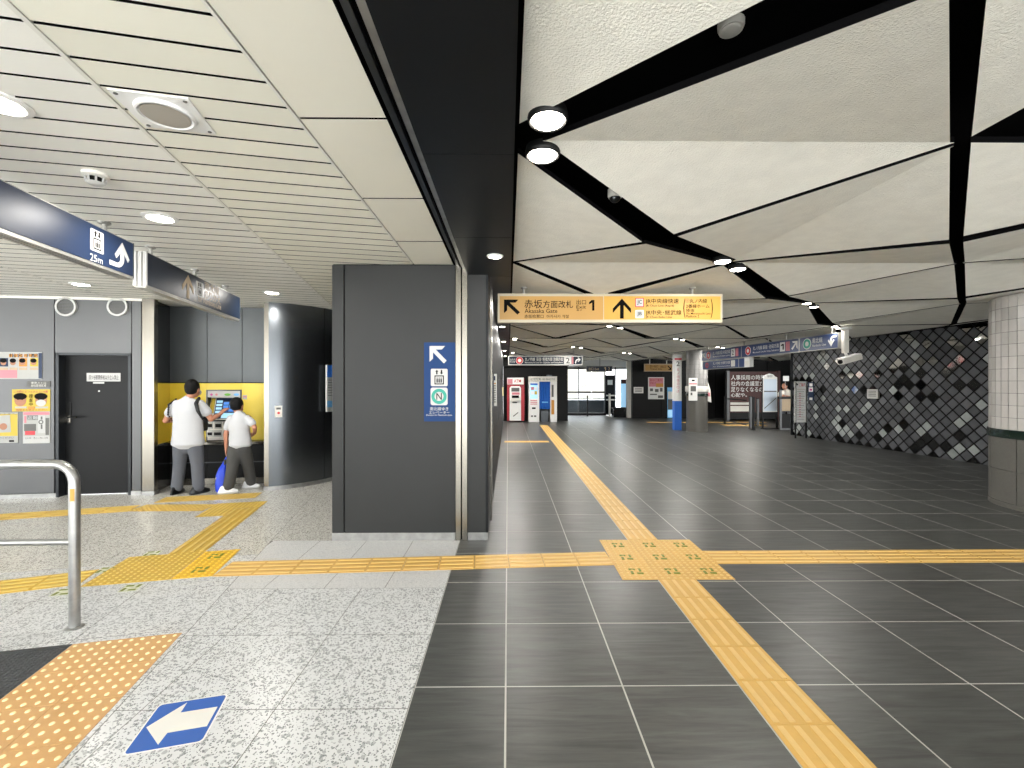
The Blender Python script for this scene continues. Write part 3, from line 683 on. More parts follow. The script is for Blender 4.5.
scr = on_screen('screen', .17, .06, .97, .96, .006, 'sign_navy', sb)
for k in range(3):
    for j in range(3): on_screen('screen_button', .42 + .18 * k, .36 + .15 * j, .58 + .18 * k, .48 + .15 * j, .008, 'screen_blue' if (k + j) % 3 else 'deep_blue', scr)
for j in range(4): on_screen('screen_button', .2, .3 + .15 * j, .38, .40 + .15 * j, .008, 'screen_pale', scr)
on_screen('screen_footer', .4, .08, .95, .3, .008, 'screen_pale', scr); on_screen('side_label', .02, .3, .14, .95, .006, 'poster_yellow', sb)
low = tm.boxm('slot_panel', -hw + .02, 0, hw - .02, zm - .015, -.13, .012, 'off_white'); tm.boxm('slot_lip', -hw + .02, zm - .02, hw - .02, zm + .005, -.05, .03, 'dark_steel')
for (x0, y0, x1, y1) in ((207.5, 422.5, 212, 428), (215.2, 422.5, 221, 428), (224, 422.5, 231, 428), (207.5, 431, 212, 436), (214, 431, 221, 436), (224, 431, 233, 436)):
    s1 = tm.box('slot_frame', (x0 - .8, y0 - .8, x1 + .8, y1 + .8), .012, .018, 'frame_alu', low); tm.box('slot', (x0, y0 + 1.4, x1, y1 - .6), .018, .021, 'black', low)
# notice by machine
n = AL.at('sticker', 244.5, 399, 0); n.tag('tiny pink and white sticker on the yellow wall beside the ticket machine', 'sticker'); sh = n.box('sheet', (242.6, 395, 247, 399.4), 0, .003, 'paper'); n.box('red_line', (243, 396, 246.6, 397.4), .003, .004, 'pink', sh)
# ---- curved drum wall
DC, DR = Vector((-4.0, 7.68)), 1.3
dw = struct(empty('wall_drum', (DC.x, DC.y, 0)), 'curved dark steel drum wall beside the ticket alcove')
def arc_strip(name, a0, a1, r, z0, z1, mt, par, th=.03, n=14):
    mb = MB(); vs = []
    for k in range(n + 1):
        a = a0 + (a1 - a0) * k / n
        for rr in (r, r - th):
            for z in (z0, z1): vs.append((rr * math.cos(a), rr * math.sin(a), z))
    fs = []
    for k in range(n):
        b_ = 4 * k; c = b_ + 4
        fs += [(b_, c, c + 1, b_ + 1), (b_ + 2, b_ + 3, c + 3, c + 2), (b_, b_ + 2, c + 2, c), (b_ + 1, c + 1, c + 3, b_ + 3)]
    fs += [(0, 1, 3, 2), (4 * n, 4 * n + 2, 4 * n + 3, 4 * n + 1)]
    mb.add(vs, fs); return mb.build(name, mt, par, smooth=True)
a0 = math.atan2(6.47 - DC.y, -3.47 - DC.x)
for k in range(3):
    s0 = a0 + k * .62; arc_strip('drum_panel', s0 + .003, s0 + .617, DR, .06, ZL, 'drum_steel', dw)
arc_strip('skirting', a0, a0 + 1.86, DR + .006, 0, .06, 'steel_worn', dw, n=30)
# call button box on the drum and a blue-white notice
def on_drum(px, py):
    d_ = ray(px, py); o2 = Vector((0, 0)) - DC; dd = d_.xy; A = dd.dot(dd); B = 2 * o2.dot(dd); C_ = o2.dot(o2) - DR * DR
    t = (-B - math.sqrt(max(0, B * B - 4 * A * C_))) / (2 * A); P = CAM + d_ * t
    a = math.atan2(P.y - DC.y, P.x - DC.x); return P, a
P, a = on_drum(278.5, 411.5)
e = empty('call_box', P, a + math.pi / 2); tag(e, 'small cream call box with a red button on the curved steel wall', 'button box')
MB().box(-.048, .048, -.03, .02, -.085, .085).build('case', 'off_white', e, .006); MB().tube([(0, -.042, -.02), (0, -.025, -.02)], .018, 14).build('button', 'red', e); MB().box(-.03, .03, -.032, -.028, .03, .06).build('speaker_slots', 'ink_grey', e)
P, a = on_drum(328.3, 388)
P = P + Vector((math.cos(a), math.sin(a), 0)) * .05
e = empty('notice_board', P, a + math.pi / 2 + .15); tag(e, 'narrow white notice with blue ends on the curved wall left of the pillar', 'notice')
s1 = MB().box(-.11, .11, -.03, .0, -.37, .36).build('sheet', 'white', e); MB().box(-.11, .11, -.032, -.03, .17, .36).build('blue_heading', 'blue', s1); MB().box(-.11, .11, -.032, -.03, -.3, -.2).build('blue_footer', 'sky_blue', s1)
for k in range(7): MB().box(-.09, .09, -.0315, -.03, .12 - k * .04, .13 - k * .04).build('print_line', 'ink_grey', s1)
# ---- handrail in front
hb = fl(74.5, 627.5); hz = 1.55 - (463.5 - 384) / 445 * hb.y
e = empty('handrail', hb); tag(e, 'worn tubular steel handrail standing on the left, yellow chip at its bend', 'handrail')
R = .029; bz = hz
arcp = [(-.12 + .12 * math.cos(t * math.pi / 16), 0.0, bz - .12 + .12 * math.sin(t * math.pi / 16)) for t in range(9)]
MB().tube([(0, 0, 0), (0, 0, bz - .12)] + arcp[1:] + [(-3.2, -.03, bz - .004)], R, 18).build('top_rail', 'steel_worn', e, smooth=True)
MB().tube([(-.01, 0, .545), (-3.2, -.05, .538)], .02, 14).build('lower_rail', 'steel_worn', e, smooth=True)
MB().tube([(-1.9, -.02, 0), (-1.9, -.02, bz - .01)], R, 16).build('post', 'steel_worn', e, smooth=True)
MB().lathe([(.05, 0), (.05, .003), (.04, .008), (.031, .01)], 20).build('base_flange', 'steel_worn', e, smooth=True)
cv = MB(); cv.add([(R * 1.02 * math.cos(w) - .0, R * 1.02 * math.sin(w), z) for z in (bz - .23, bz - .15) for w in (-1.6, -1.4, -1.2, -1.0, -.8)], [(k, k + 1, k + 6, k + 5) for k in range(4)]); cv.build('paint_chip', 'paint_chip', e)
# ---- tactile paving
TS = 0.3
def tile_meshes(kind, s=TS):
    k = ('tm', kind, s)
    if k in tile_me: return tile_me[k]
    base = MB().box(.0015, s - .0015, .0015, s - .0015, 0, .003)
    top = MB()
    if kind == 'bar':
        for i in range(4):
            c = s * (i + .5) / 4; top.prism([(c - .013, .012), (c + .013, .012), (c + .013, s - .012), (c - .013, s - .012)], .003, .0075)
    else:
        n = 6 if kind == 'dense' else 5
        for i in range(n):
            for j in range(n):
                r = .0115 if n == 5 else .0135
                top.lathe([(r, .003), (r * .7, .0078)], 8, (s * (i + .5) / n, s * (j + .5) / n, 0))
    tile_me[k] = (base, top); return tile_me[k]
mesh_cache = {}
def tac_tile(parent, loc, rz, kind, mt, bmt, s=TS, sticker=None):
    key = (kind, mt, bmt, s)
    if key not in mesh_cache:
        b_, t = tile_meshes(kind, s); mesh_cache[key] = (b_.mesh('tactile_tile', mt), t.mesh('raised_bars' if kind == 'bar' else 'raised_dots', bmt))
    a, b_ = mesh_cache[key]
    o = link('tactile_tile', a, parent, loc, rz); rb = link('raised_bars' if kind == 'bar' else 'raised_dots', b_, o); rb['kind'] = 'stuff'
    if sticker:
        if 'stk' not in mesh_cache:
            q = MB()
            for t in range(4):
                w = t * math.pi / 2; c, s_ = math.cos(w), math.sin(w)
                q.prism([(c * x - s_ * y, s_ * x + c * y) for x, y in ((-.05, .028), (.0, .028), (.0, .045), (-.05, .05))], 0, .009)
            mesh_cache['stk'] = q.mesh('guide_sticker', 'sticker_green')
        link('guide_sticker', mesh_cache['stk'], o, (s / 2, s / 2, 0))['kind'] = 'stuff'
    return o
def strip(name, p0, p1, kind, mt, bmt, label, cat='tactile paving', root=None):
    p0, p1 = Vector(p0[:2]), Vector(p1[:2]); L = (p1 - p0).length; n = max(1, round(L / TS)); u = (p1 - p0).normalized(); rz = math.atan2(u.y, u.x) - math.pi / 2
    e = root
    if e is None: e = empty(name, (p0.x, p0.y, 0), rz); tag(e, label, cat)
    for k in range(n): tac_tile(e, (-TS / 2, k * TS, 0), 0, kind, mt, bmt)
    return e
T, TB_ = 'tactile', 'tactile_bar'
strip('tactile_strip', (1.34, 3.51 - .3 * 8), (1.34, 3.51), 'bar', T, TB_, 'yellow guide strip from the crossing block towards the viewer')
strip('tactile_strip', (1.34, 4.41), (1.34, 4.41 + .3 * 41), 'bar', T, TB_, 'long yellow guide strip from the crossing block to the far machines')
strip('tactile_strip', (1.805, 3.965), (1.805 + .3 * 18, 3.99), 'bar', T, TB_, 'yellow guide strip from the crossing block to the right edge')
strip('tactile_strip', (.905, 3.95), fl(222, 569), 'bar', T, TB_, 'yellow guide strip crossing from dark tiles onto white terrazzo')
e = empty('tactile_block', (1.355, 3.96, 0)); tag(e, 'square block of nine yellow dotted tiles with green corner marks', 'tactile paving')
for i in range(3):
    for j in range(3): tac_tile(e, (-.45 + .3 * i, -.45 + .3 * j, 0), 0, 'dense', T, TB_, sticker=True)
e = empty('tactile_block', (*fl(170, 579.7).xy, 0), TH); tag(e, 'bright yellow pair of dotted tiles with green corner marks on terrazzo', 'tactile paving')
for j in range(2): tac_tile(e, (0, j * .3, 0), 0, 'dense', 'tactile_bright', 'tactile_bright_bar', sticker=True)
O_, OB = 'tactile_worn', 'tactile_old_bar'
e = empty('tactile_block', (*fl(170, 579.7).xy, 0), TH); tag(e, 'block of four worn dotted tiles left of the bright yellow pair', 'tactile paving')
for i in range(2):
    for j in range(2): tac_tile(e, (-.304 - .3 * i, j * .3 - .0, 0), 0, 'dense', O_, OB)
pb = fl(170, 579.7).xy
strip('tactile_strip', pb - E1 * .66 + E2 * .2, fl(-90, 598), 'bar', O_, OB, 'worn yellow guide strip running left behind the handrail post')
strip('tactile_strip', pb - E1 * .0 - E1 * .15 + E2 * .6, fl(247, 508), 'bar', O_, OB, 'yellow guide strip running up to the ticket machine')
pt = fl(247, 508).xy
e = empty('tactile_block', (pt.x, pt.y, 0), TH); tag(e, 'dotted yellow tiles at the bend before the ticket machine', 'tactile paving')
for i in range(2): tac_tile(e, (-.45 + .3 * i, 0.0, 0), 0, 'dense', O_, OB)
tac_tile(e, (-.45, -.3, 0), 0, 'dense', O_, OB)
s0 = pt - E1 * .46 + E2 * .12
s1 = fl(140, 508).xy
strip('tactile_strip', s0, s1, 'dense', 'tactile_old', OB, 'pale dotted yellow strip on the floor before the two people')
strip('tactile_strip', s1 - E1 * .06, fl(-60, 521), 'bar', 'tactile_old', OB, 'worn guide strip along the grey wall past the door')
t0 = fl(160, 500).xy
strip('tactile_strip', t0, t0 + E1 * 1.2, 'dense', 'tactile_old', OB, 'short dotted strip at the feet of the man at the machine')
# foreground tan tiles
ptr = fl(182.5, 633).xy; s = .287
e = empty('tactile_block', (ptr.x, ptr.y, 0), TH); tag(e, 'tan dotted warning tiles with cream studs in the left foreground', 'tactile paving')
for i in range(2):
    for j in range(6): tac_tile(e, (-s * (i + 1), -s * (j + 1), 0), 0, 'dots', 'tactile_tan', 'dot_cream', s)
# rubber mat and granite curb beside it
e = empty('entrance_mat', (*(ptr - E1 * (2 * s + .004)).xy, 0), TH); tag(e, 'dark studded rubber mat in the left foreground corner', 'mat')
MB().box(-1.6, 0, -1.8, -.03, 0, .003).build('mat_base', 'rubber', e)
mb = MB()
for i in range(64):
    for j in range(70): mb.box(-.008 - i * .025 - .014, -.008 - i * .025, -.045 - j * .025 - .014, -.045 - j * .025, .003, .006)
o = mb.build('mat_studs', 'rubber', e); o['kind'] = 'stuff'
MB().box(-1.6, 0, -.03, 0, 0, .004).build('mat_edge', 'dark_steel', e)
# floor-sticker far branch strips
strip('tactile_strip', (-.1, 11.95), (1.2, 11.95), 'bar', T, TB_, 'short yellow guide strip branching left far down the concourse')
strip('tactile_strip', (5.6, 17.9), (10.4, 17.9), 'bar', T, TB_, 'distant pale guide strip behind the round tiled column')
e = empty('tactile_block', (8.1, 16.35, 0)); tag(e, 'distant block of yellow dotted tiles before the gate railing', 'tactile paving')
for i in range(5):
    for j in range(2): tac_tile(e, (i * .3, j * .3, 0), 0, 'dense', T, TB_)
# blue arrow sticker
c0 = fl(120.5, 756.5).xy; ang = math.radians(14)
e = empty('floor_sticker', (c0.x, c0.y, 0), ang); tag(e, 'blue floor sticker with a white arrow pointing left', 'floor sticker')
w, h = .30, .31
def rr(x0, y0, x1, y1, r, n=5):
    out = []
    for cx, cy, a in ((x1 - r, y0 + r, -90), (x1 - r, y1 - r, 0), (x0 + r, y1 - r, 90), (x0 + r, y0 + r, 180)):
        for k in range(n + 1): t = math.radians(a + 90 * k / n); out.append((cx + r * math.cos(t), cy + r * math.sin(t)))
    return out
MB().prism(rr(0, 0, w, h, .02), 0, .0008).build('white_border', 'trim_white', e); MB().prism(rr(.007, .007, w - .007, h - .007, .018), .0008, .0013).build('blue_field', 'deep_blue', e)
MB().prism(fit([(.05, .5), (.40, .08), (.42, .30), (.95, .30), (.95, .72), (.42, .72), (.42, .95)], .005, .005, w - .005, h - .005), .0013, .0018).build('arrow', 'off_white', e)
# pale worn scuff stickers
for (px, py, lab) in ((64, 592, 'small worn green floor mark below the yellow strip, nearer the handrail post'), (131, 588, 'small worn green floor mark below the yellow strip, beside the worn tiles'), (106, 570, 'small worn green floor mark above the yellow strip, left one'), (152, 553.5, 'small worn green floor mark above the yellow strip, beside the worn tile block')):
    c = fl(px, py); e = empty('floor_mark', c, TH); tag(e, lab, 'floor mark'); MB().box(-.06, .06, -.06, .06, 0, .0008).build('patch', 'sticker_pale', e)
    link('guide_sticker', mesh_cache['stk'], e, (0, 0, -.0055))['kind'] = 'stuff'
# ================================================================== SIGNS ON THE LEFT
def lift_icon(th, r, d, par):
    x0, z0, x1, z1 = th.rect(r, d); w, h = x1 - x0, z1 - z0
    o = th.polym('pictogram', rrz(x0, z0, x1, z1, w * .08), d - .001, d + .001, 'white', par)
    mb = MB(); P = lambda a, b: (x0 + w * a, z0 + h * b)
    mb.plate([P(.22, .1), P(.78, .1), P(.78, .62), P(.22, .62)], -d - .002, -d)
    th_in = MB().plate([P(.28, .16), P(.72, .16), P(.72, .56), P(.28, .56)], -d - .003, -d)
    fig = MB()
    for a in (.34, .46, .58):
        fig.plate([P(a, .2), P(a + .08, .2), P(a + .08, .42), P(a, .42)], -d - .004, -d); fig.plate([P(a + .01, .44), P(a + .07, .44), P(a + .07, .5), P(a + .01, .5)], -d - .004, -d)
    fig.plate([P(.32, .68), P(.4, .68), P(.4, .84), P(.46, .84), P(.36, .94), P(.26, .84), P(.32, .84)], -d - .004, -d)
    fig.plate([P(.6, .94), P(.68, .94), P(.68, .78), P(.74, .78), P(.64, .68), P(.54, .78), P(.6, .78)], -d - .004, -d)
    mb.build('pictogram_cabin', 'ink', par); th_in.build('pictogram_inside', 'white', par); fig.build('pictogram_figures', 'ink', par)
def rrz(x0, z0, x1, z1, r, n=4): return rr(x0, z0, x1, z1, r, n)
SA = Fr((-2.75, 2.41), (-2.958, 3.52))
xe = SA.l(134, 260)[0]
t = Th('hanging_sign', SA, xe, 0, 2.388); t.tag('navy hanging sign reading 25m with an elevator symbol and hooked arrow', 'sign'); H = .277
body = t.boxm('sign_box', -2.3, 0, -.004, H, -.1, -.004, 'frame_alu'); t.boxm('sign_face', -2.29, .012, -.012, H - .008, -.006, 0, 'sign_navy')
t.boxm('end_cap', -.004, 0, .004, H, -.1, -.002, 'dark_steel')
for k in range(3): t.boxm('bottom_rail', -2.3, -.012, 0, 0, -.095 + k * .035, -.072 + k * .035, 'frame_alu')
lift_icon(t, (90.2, 230.5, 103.6, 252), .001, t.e)
t.text([('25m', (90, 255.2, 102.6, 262.4))], .002, 'white')
x0, z0, x1, z1 = t.rect((109.5, 241.5, 129.3, 268), .001); t.polym('arrow', fit(arrow_pts('uturn'), x0, z0, x1, z1), 0, .003, 'white')
for xx in (-.25, -1.2, -2.1): rod(t.e, xx, .05, H, ZL - 2.388, .015)
SB = Fr((-3.022, 3.757), (-3.42, 5.68))
t = Th('hanging_sign', SB, 0, 0, 2.368); t.tag('dark navy hanging sign with an up arrow, farther from the camera than the 25m sign', 'sign'); H = .29; L = SB.l(240, 308)[0]
t.boxm('sign_box', .004, 0, L, H, -.1, -.004, 'frame_alu'); t.boxm('sign_face', .008, .012, L - .004, H - .008, -.006, 0, 'sign_navy_dark')
for k in range(3): t.boxm('end_strip', -.014, 0, .004, H, -.1 + k * .037, -.075 + k * .037, 'white')
t.boxm('bottom_rail', 0, -.012, L, 0, -.09, -.01, 'frame_alu')
x0, z0, x1, z1 = t.rect((182.5, 275, 193.5, 298.5), .001); t.polym('arrow', fit(arrow_pts('up'), x0, z0, x1, z1), 0, .003, 'tan_board')
lift_icon(t, (196, 282, 203, 297), .001, t.e)
t.text([('南北線', (204.5, 284.5, 219, 292.5)), ('のりかえ', (204.5, 293, 220.5, 301.5)), ('for Namboku Line', (198, 299.5, 221, 305.5))], .002, 'tan_board')
for px in (157, 200, 230): xx = t.q(px, 270)[0]; rod(t.e, xx, .05, H, ZL - 2.368, .015)
# sign on the pillar
PF = FY(PY)
t = PF.at('wall_sign', 440, 421, 0); t.tag('blue vertical wall sign with arrow, elevator symbol and green N ring on the pillar', 'sign')
t.box('panel', (424, 342.4, 455.2, 421.4), 0, .008, 'sign_blue')
x0, z0, x1, z1 = t.rect((429.6, 346, 446.6, 363.4), .008); t.polym('arrow', fit(arrow_pts('ul'), x0, z0, x1, z1), .008, .01, 'white')
lift_icon(t, (430.8, 368.8, 447.6, 386.2), .009, t.e)
x0, z0, x1, z1 = t.rect((430.6, 387.6, 447.6, 405.2), .009); t.polym('badge', rrz(x0, z0, x1, z1, .02), .008, .01, 'white')
cx, cz = (x0 + x1) / 2, (z0 + z1) / 2; t.discm('ring', cx, cz, .076, .01, .012, 'teal', r_in=.045)
t.text([('N', (436.4, 393, 441.8, 399.8))], .0145, 'ink'); t.text([('南北線ゆき', (430, 407, 448.4, 410.6)), ('エレベーター', (429, 411, 449.4, 413.8)), ('Elevator for Namboku Line', (426.4, 414.2, 452, 415.8))], .009, 'white')
# ---- fittings in the slatted ceiling
def downlight(P, label, r=.065, power=None, rim='trim_white', group=None, proud=.012, spread=3.1):
    e = empty('downlight', P); tag(e, label, 'downlight', group)
    k_ = 1.28 if rim == 'trim_white' else 1.1
    MB().lathe([(r * .84, .03), (r * .86, -proud * .4), (r * 1.0, -proud), (r * k_, -proud * .5), (r * (k_ + .02), .0), (r * (k_ - .06), .03)], 28).build('trim_ring', rim, e, smooth=True)
    MB().lathe([(r * .85, .0), (r * .85, -proud * .95), (r * .7, -proud * 1.15)], 24).build('lens', 'lens', e)
    ld = bpy.data.lights.new('lamp', 'AREA'); ld.shape = 'DISK'; ld.size = r * 1.5; ld.energy = LAMP_W * (1.0 if power is None else power); ld.color = (1, .97, .92); ld.spread = spread
    lo = bpy.data.objects.new('lamp', ld); COL.objects.link(lo); lo.parent = e; lo.location = (0, 0, -proud * 1.2 - .004)
    return e
for (px, py, lab) in ((160, 217.5, 'round downlight in the slatted ceiling between the navy signs and the pillar'), (-2, 102, 'round downlight in the slatted ceiling cut by the left photo edge'), (81, 284, 'round downlight low in the slatted ceiling near the grey door'), (272, 292.5, 'round downlight in the slatted ceiling above the right alcove jamb')):
    downlight(fl(px, py, ZL), lab, .085, power=.8 if px < 0 else 4.6)
P = fl(166, 112.5, ZL); e = empty('ceiling_speaker', P, TH); tag(e, 'square ceiling plate with a round grey speaker grille', 'speaker')
s = .145
MB().box(-s, s, -s * .93, s * .93, -.006, .004).build('plate', 'trim_white', e, .002)
MB().lathe([(.062, -.004), (.085, -.007), (.1, -.02), (.108, -.018), (.112, -.006)], 32).build('speaker_rim', 'trim_white', e, smooth=True); MB().lathe([(.064, -.004), (.09, -.017), (.03, -.019)], 32).build('grille', 'speaker_grey', e, smooth=True)
for i in (-1, 1):
    for j in (-1, 1): MB().lathe([(.008, -.006), (.008, -.009), (.004, -.01)], 10, (i * .125, j * .115, 0)).build('screw', 'ink_grey', e)
P = fl(95.5, 174, ZL); e = empty('smoke_detector', P); tag(e, 'small white slotted smoke detector beside the navy sign', 'smoke detector')
MB().lathe([(.062, .0), (.062, -.016), (.05, -.022)], 24).build('base', 'off_white', e, smooth=True); MB().lathe([(.034, -.02), (.034, -.05)], 20).build('chamber', 'ink', e)
MB().lathe([(.03, -.048), (.044, -.05), (.03, -.062), (.01, -.066)], 20).build('cap', 'white', e, smooth=True)
for k in range(8):
    w = k * math.pi / 4; MB().tube([(.046 * math.cos(w), .046 * math.sin(w), -.02), (.04 * math.cos(w), .04 * math.sin(w), -.052)], .005, 6).build('fin', 'white', e)
# ================================================================== CONCOURSE
# ---- downlights in the slits of the folded ceiling, two at every light node
names = {(0, 3): ('at the beam end of the nearest big slit, farther one', 'at the beam end of the nearest big slit, nearer one'),
         (1, 4): ('over the right end of the yellow sign, upper left one', 'over the right end of the yellow sign, lower right one'),
         (2, 5): ('up and right of the yellow sign, left one of the pair', 'up and right of the yellow sign, right one of the pair'),
         (1, 6): ('just below the yellow sign, left one of the pair', 'just below the yellow sign, right one of the pair'),
         (3, 6): ('above the right end of the long navy sign, left one', 'above the right end of the long navy sign, right one'),
         (0, 7): ('beside the beam below the yellow sign, left one', 'beside the beam below the yellow sign, right one'),
         (2, 7): ('left of the navy gate signs, left one of the pair', 'left of the navy gate signs, right one of the pair'),
         (1, 8): ('above the glazed exit, nearer pair, left one', 'above the glazed exit, nearer pair, right one'),
         (3, 8): ('above the gate hall, left one of the pair', 'above the gate hall, right one of the pair'),
         (0, 5): ('beside the beam hidden over the yellow sign, left one', 'beside the beam hidden over the yellow sign, right one'),
         (2, 9): ('before the black back wall, left one of the pair', 'before the black back wall, right one of the pair'), (0, 9): ('above the vending machines, left one', 'above the vending machines, right one'),
         (4, 9): ('deep in the gate hall, left one of the pair', 'deep in the gate hall, right one of the pair'), (1, 10): ('at the glazed opening, left one of the pair', 'at the glazed opening, right one of the pair')}
for (i, j), lab in names.items():
    o1, o2 = ((.12, -.2), (.12, .09)) if i == 0 else ((-.13, -.13), (.15, .14))
    for (dx, dy), l in zip((o1, o2), lab): downlight(Vector((XC[i] + dx, YR[j] + dy, ZR - .012)), 'round bright downlight ' + l, .078 if j < 5 else .06, rim='black', proud=.02, power={3: 1.2, 4: 2.2, 5: 4.0}.get(j, 1.2 if (i, j) == (3, 6) else 7.5))
for k, (y, l) in enumerate(((3.77, 'nearest one, beside the pillar top'), (8.4, 'second from the pillar'), (11.3, 'third from the pillar'), (14.4, 'fourth from the pillar'), (17.2, 'last one by the red machine'))):
    downlight(Vector((-.11, y, ZB)), 'round downlight in the dark beam, ' + l, .055, power=1.0 if y < 5 else 4.5)
# ---- small dome sensors in the slits
for px, py, lab in ((615, 196, 'small clear dome sensor in the wide black ceiling slit'), (731, 27, 'pale round detector at the edge of the nearest black slit')):
    P = fl(px, py, ZR + (.02 if px == 615 else .125)); e = empty('dome_sensor', P); tag(e, lab, 'sensor')
    MB().lathe([(.045, .04), (.045, 0), (.04, -.012)], 20).build('base', 'off_white', e, smooth=True); MB().ell((0, 0, -.012), (.034, .034, .03 if px == 615 else .006)).build('dome', 'dark_steel' if px == 615 else 'off_white', e, smooth=True)
# ---- yellow hanging sign
YS = 5.07
t = FY(YS).at('hanging_sign', 610, 322, 0); t.tag('large yellow hanging sign reading Akasaka Gate with exit 1 and arrows', 'sign')
fr = t.box('sign_box', (497.6, 293.6, 722.6, 322.6), -.09, -.004, 'frame_cream', bev=.003)
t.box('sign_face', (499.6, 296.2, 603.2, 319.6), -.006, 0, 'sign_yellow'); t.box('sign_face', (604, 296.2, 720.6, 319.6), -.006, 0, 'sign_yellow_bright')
def arr(kind, r, mt='ink'): x0, z0, x1, z1 = t.rect(r, .001); t.polym('arrow', fit(arrow_pts(kind), x0, z0, x1, z1), 0, .002, mt)
arr('ul', (504, 299.6, 520, 314.6)); arr('up', (612.8, 298.6, 631, 318.6))
t.text([('赤坂', (524.4, 299.6, 542.4, 308.4)), ('方面改札', (543, 300.6, 573, 308)), ('Akasaka Gate', (524.6, 308.8, 557.4, 313)), ('赤坂检票口  아카사카 개찰', (524.4, 314.6, 569, 318.2)), ('出口', (576.4, 299.8, 586, 304.6)), ('Exit', (576.4, 305.4, 586, 308.6)), ('출구', (576.4, 309.2, 582, 311)), ('1', (589, 300, 594.4, 310.6)),
        ('JR中央線快速', (645.6, 298.6, 678.8, 304.2)), ('JR Chuo Line (Rapid)', (645.8, 304.6, 674, 307.2)), ('JR中央･総武線', (645.6, 310, 681.4, 315.8)), ('JR Chuo-Sobu Line', (645.6, 316, 672, 318.6)),
        ('2番線ホーム', (686, 304.2, 709.4, 308)), ('経由', (686, 308.6, 694, 312)), ('Via Marunouchi Line', (686, 312.4, 710.6, 314.6)), ('Platform 2', (686, 315, 699, 317.6)), ('(', (683.4, 298.6, 685.2, 318)), (')', (710.8, 298.6, 712.8, 318))], .0015, 'ink')
t.text([('丸ノ内線', (689.5, 298.8, 707, 303.2))], .0015, 'ink'); t.text([('⊕', (685.4, 298.8, 689.2, 302.6))], .0015, 'red')
for r, c, s in (((635.2, 298, 643.8, 307), 'red', 'JC'), ((635.2, 310, 643.8, 318.2), 'off_white', 'JB')):
    x0, z0, x1, z1 = t.rect(r, .001); b = t.polym('badge', rrz(x0, z0, x1, z1, .008), 0, .002, c); m_ = .008; t.polym('badge_inside', rrz(x0 + m_, z0 + m_, x1 - m_, z1 - m_, .005), .002, .003, 'white', b)
    t.text([(s, (r[0] + 2, r[1] + 2, r[2] - 2, r[3] - 2))], .0035, 'ink', b)
zc = 2.60
for px in (524, 608, 694): x = t.q(px, 290)[0]; rod(t.e, x, .05, t.q(610, 293.6, -.004)[1], 2.66 - t.z0, .014)
# ---- navy sign far left
t = FY(15.0).at('hanging_sign', 545, 365.2, 0); t.tag('distant navy hanging sign with a red ring above the vending machines', 'sign')
t.box('sign_box', (508.2, 355.8, 582.6, 365.2), -.1, -.004, 'frame_alu'); t.box('sign_face', (509.2, 356.6, 581.8, 364.4), -.006, 0, 'sign_navy_dark')
x, z = t.q(519.5, 360.5); t.discm('ring', x, z, .125, 0, .003, 'booth_white'); t.discm('ring', x, z, .115, .003, .006, 'red', r_in=.06)
t.text([('のりば', (510, 358.2, 515, 362.8)), ('丸ノ内線  荻窪･新宿方面 池袋方面', (525, 357.4, 563, 361)), ('Marunouchi Line for Ogikubo and Ikebukuro', (525, 361.6, 563, 363.8))], .001, 'frame_alu')
x0, z0, x1, z1 = t.rect((564, 357, 571.4, 364), .001); b = t.boxm('number_badge', x0, z0, x1, z1, 0, .003, 'booth_white'); t.text([('2', (566, 358, 569.6, 363.2))], .004, 'ink', b)
t.box('badge', (571.6, 357, 573.4, 364), 0, .003, 'pink'); x0, z0, x1, z1 = t.rect((575, 357.4, 580.8, 363.6), .001); t.polym('arrow', fit(arrow_pts('right_turn'), x0, z0, x1, z1), 0, .003, 'booth_white')
for px in (516, 545, 574): x = t.q(px, 360)[0]; rod(t.e, x, .05, t.q(545, 355.8, -.004)[1], 2.72 - t.z0, .014)
# ---- red kiosk and photo booth
B = FY(18.1)
t = B.at('bank_machine', 515.8, 421, 0); t.z0 = 0; t.e.location.z = 0; t.tag('red and white cash machine beside the photo booth', 'machine')
t.box('cabinet', (507, 378, 524.4, 421), -.5, 0, 'dark_red', bev=.01); t.box('header', (507.2, 377.6, 523.8, 384.4), 0, .06, 'booth_white', bev=.008); t.box('header_logo', (507.6, 379, 512.6, 384), .06, .065, 'pink')
ft = t.poly('white_front', [(509.6, 420.6), (509.6, 388), (511, 386.2), (519.6, 386.2), (521, 388), (521, 420.6)], 0, .08, 'booth_white')
t.box('arched_screen', (511.4, 387.8, 519.4, 391.6), .08, .085, 'ink_grey', ft); t.box('pink_label', (512, 392.4, 519.6, 394.8), .08, .085, 'pink', ft); t.box('screen', (511.8, 395.4, 519, 398), .08, .1, 'ink', ft); t.box('keypad_shelf', (511, 398.6, 520, 400.6), .08, .2, 'off_white', ft)
t.box('card_slot', (512.4, 402, 517, 403), .08, .09, 'ink', ft); t.poly('scratch_mark', [(513, 416), (518, 412), (518.4, 412.8), (513.6, 416.8)], .08, .084, 'ink_grey', ft)
t.text([('ATM', (514, 379.4, 521, 382.6))], .061, 'red')
t = B.at('photo_booth', 542.5, 421, 0); t.z0 = 0; t.e.location.z = 0; t.tag('white photo booth with a blue curtain across its doorway', 'photo booth')
x0, _, x1, z1 = t.rect((528.6, 376.4, 557, 421), 0); xm0 = t.q(539.4, 400)[0]; xm1 = t.q(550.4, 400)[0]; zt = t.q(545, 381.6)[1]
t.boxm('left_cabinet', x0, 0, xm0, zt, -.5, 0, 'booth_white', bev=.01); t.boxm('right_post', xm1, 0, x1, zt, -.5, 0, 'booth_white', bev=.01); t.boxm('header', x0, zt, x1, z1, -.5, .03, 'off_white', bev=.01); t.boxm('back_wall', xm0, 0, xm1, zt, -.5, -.46, 'ink_grey')
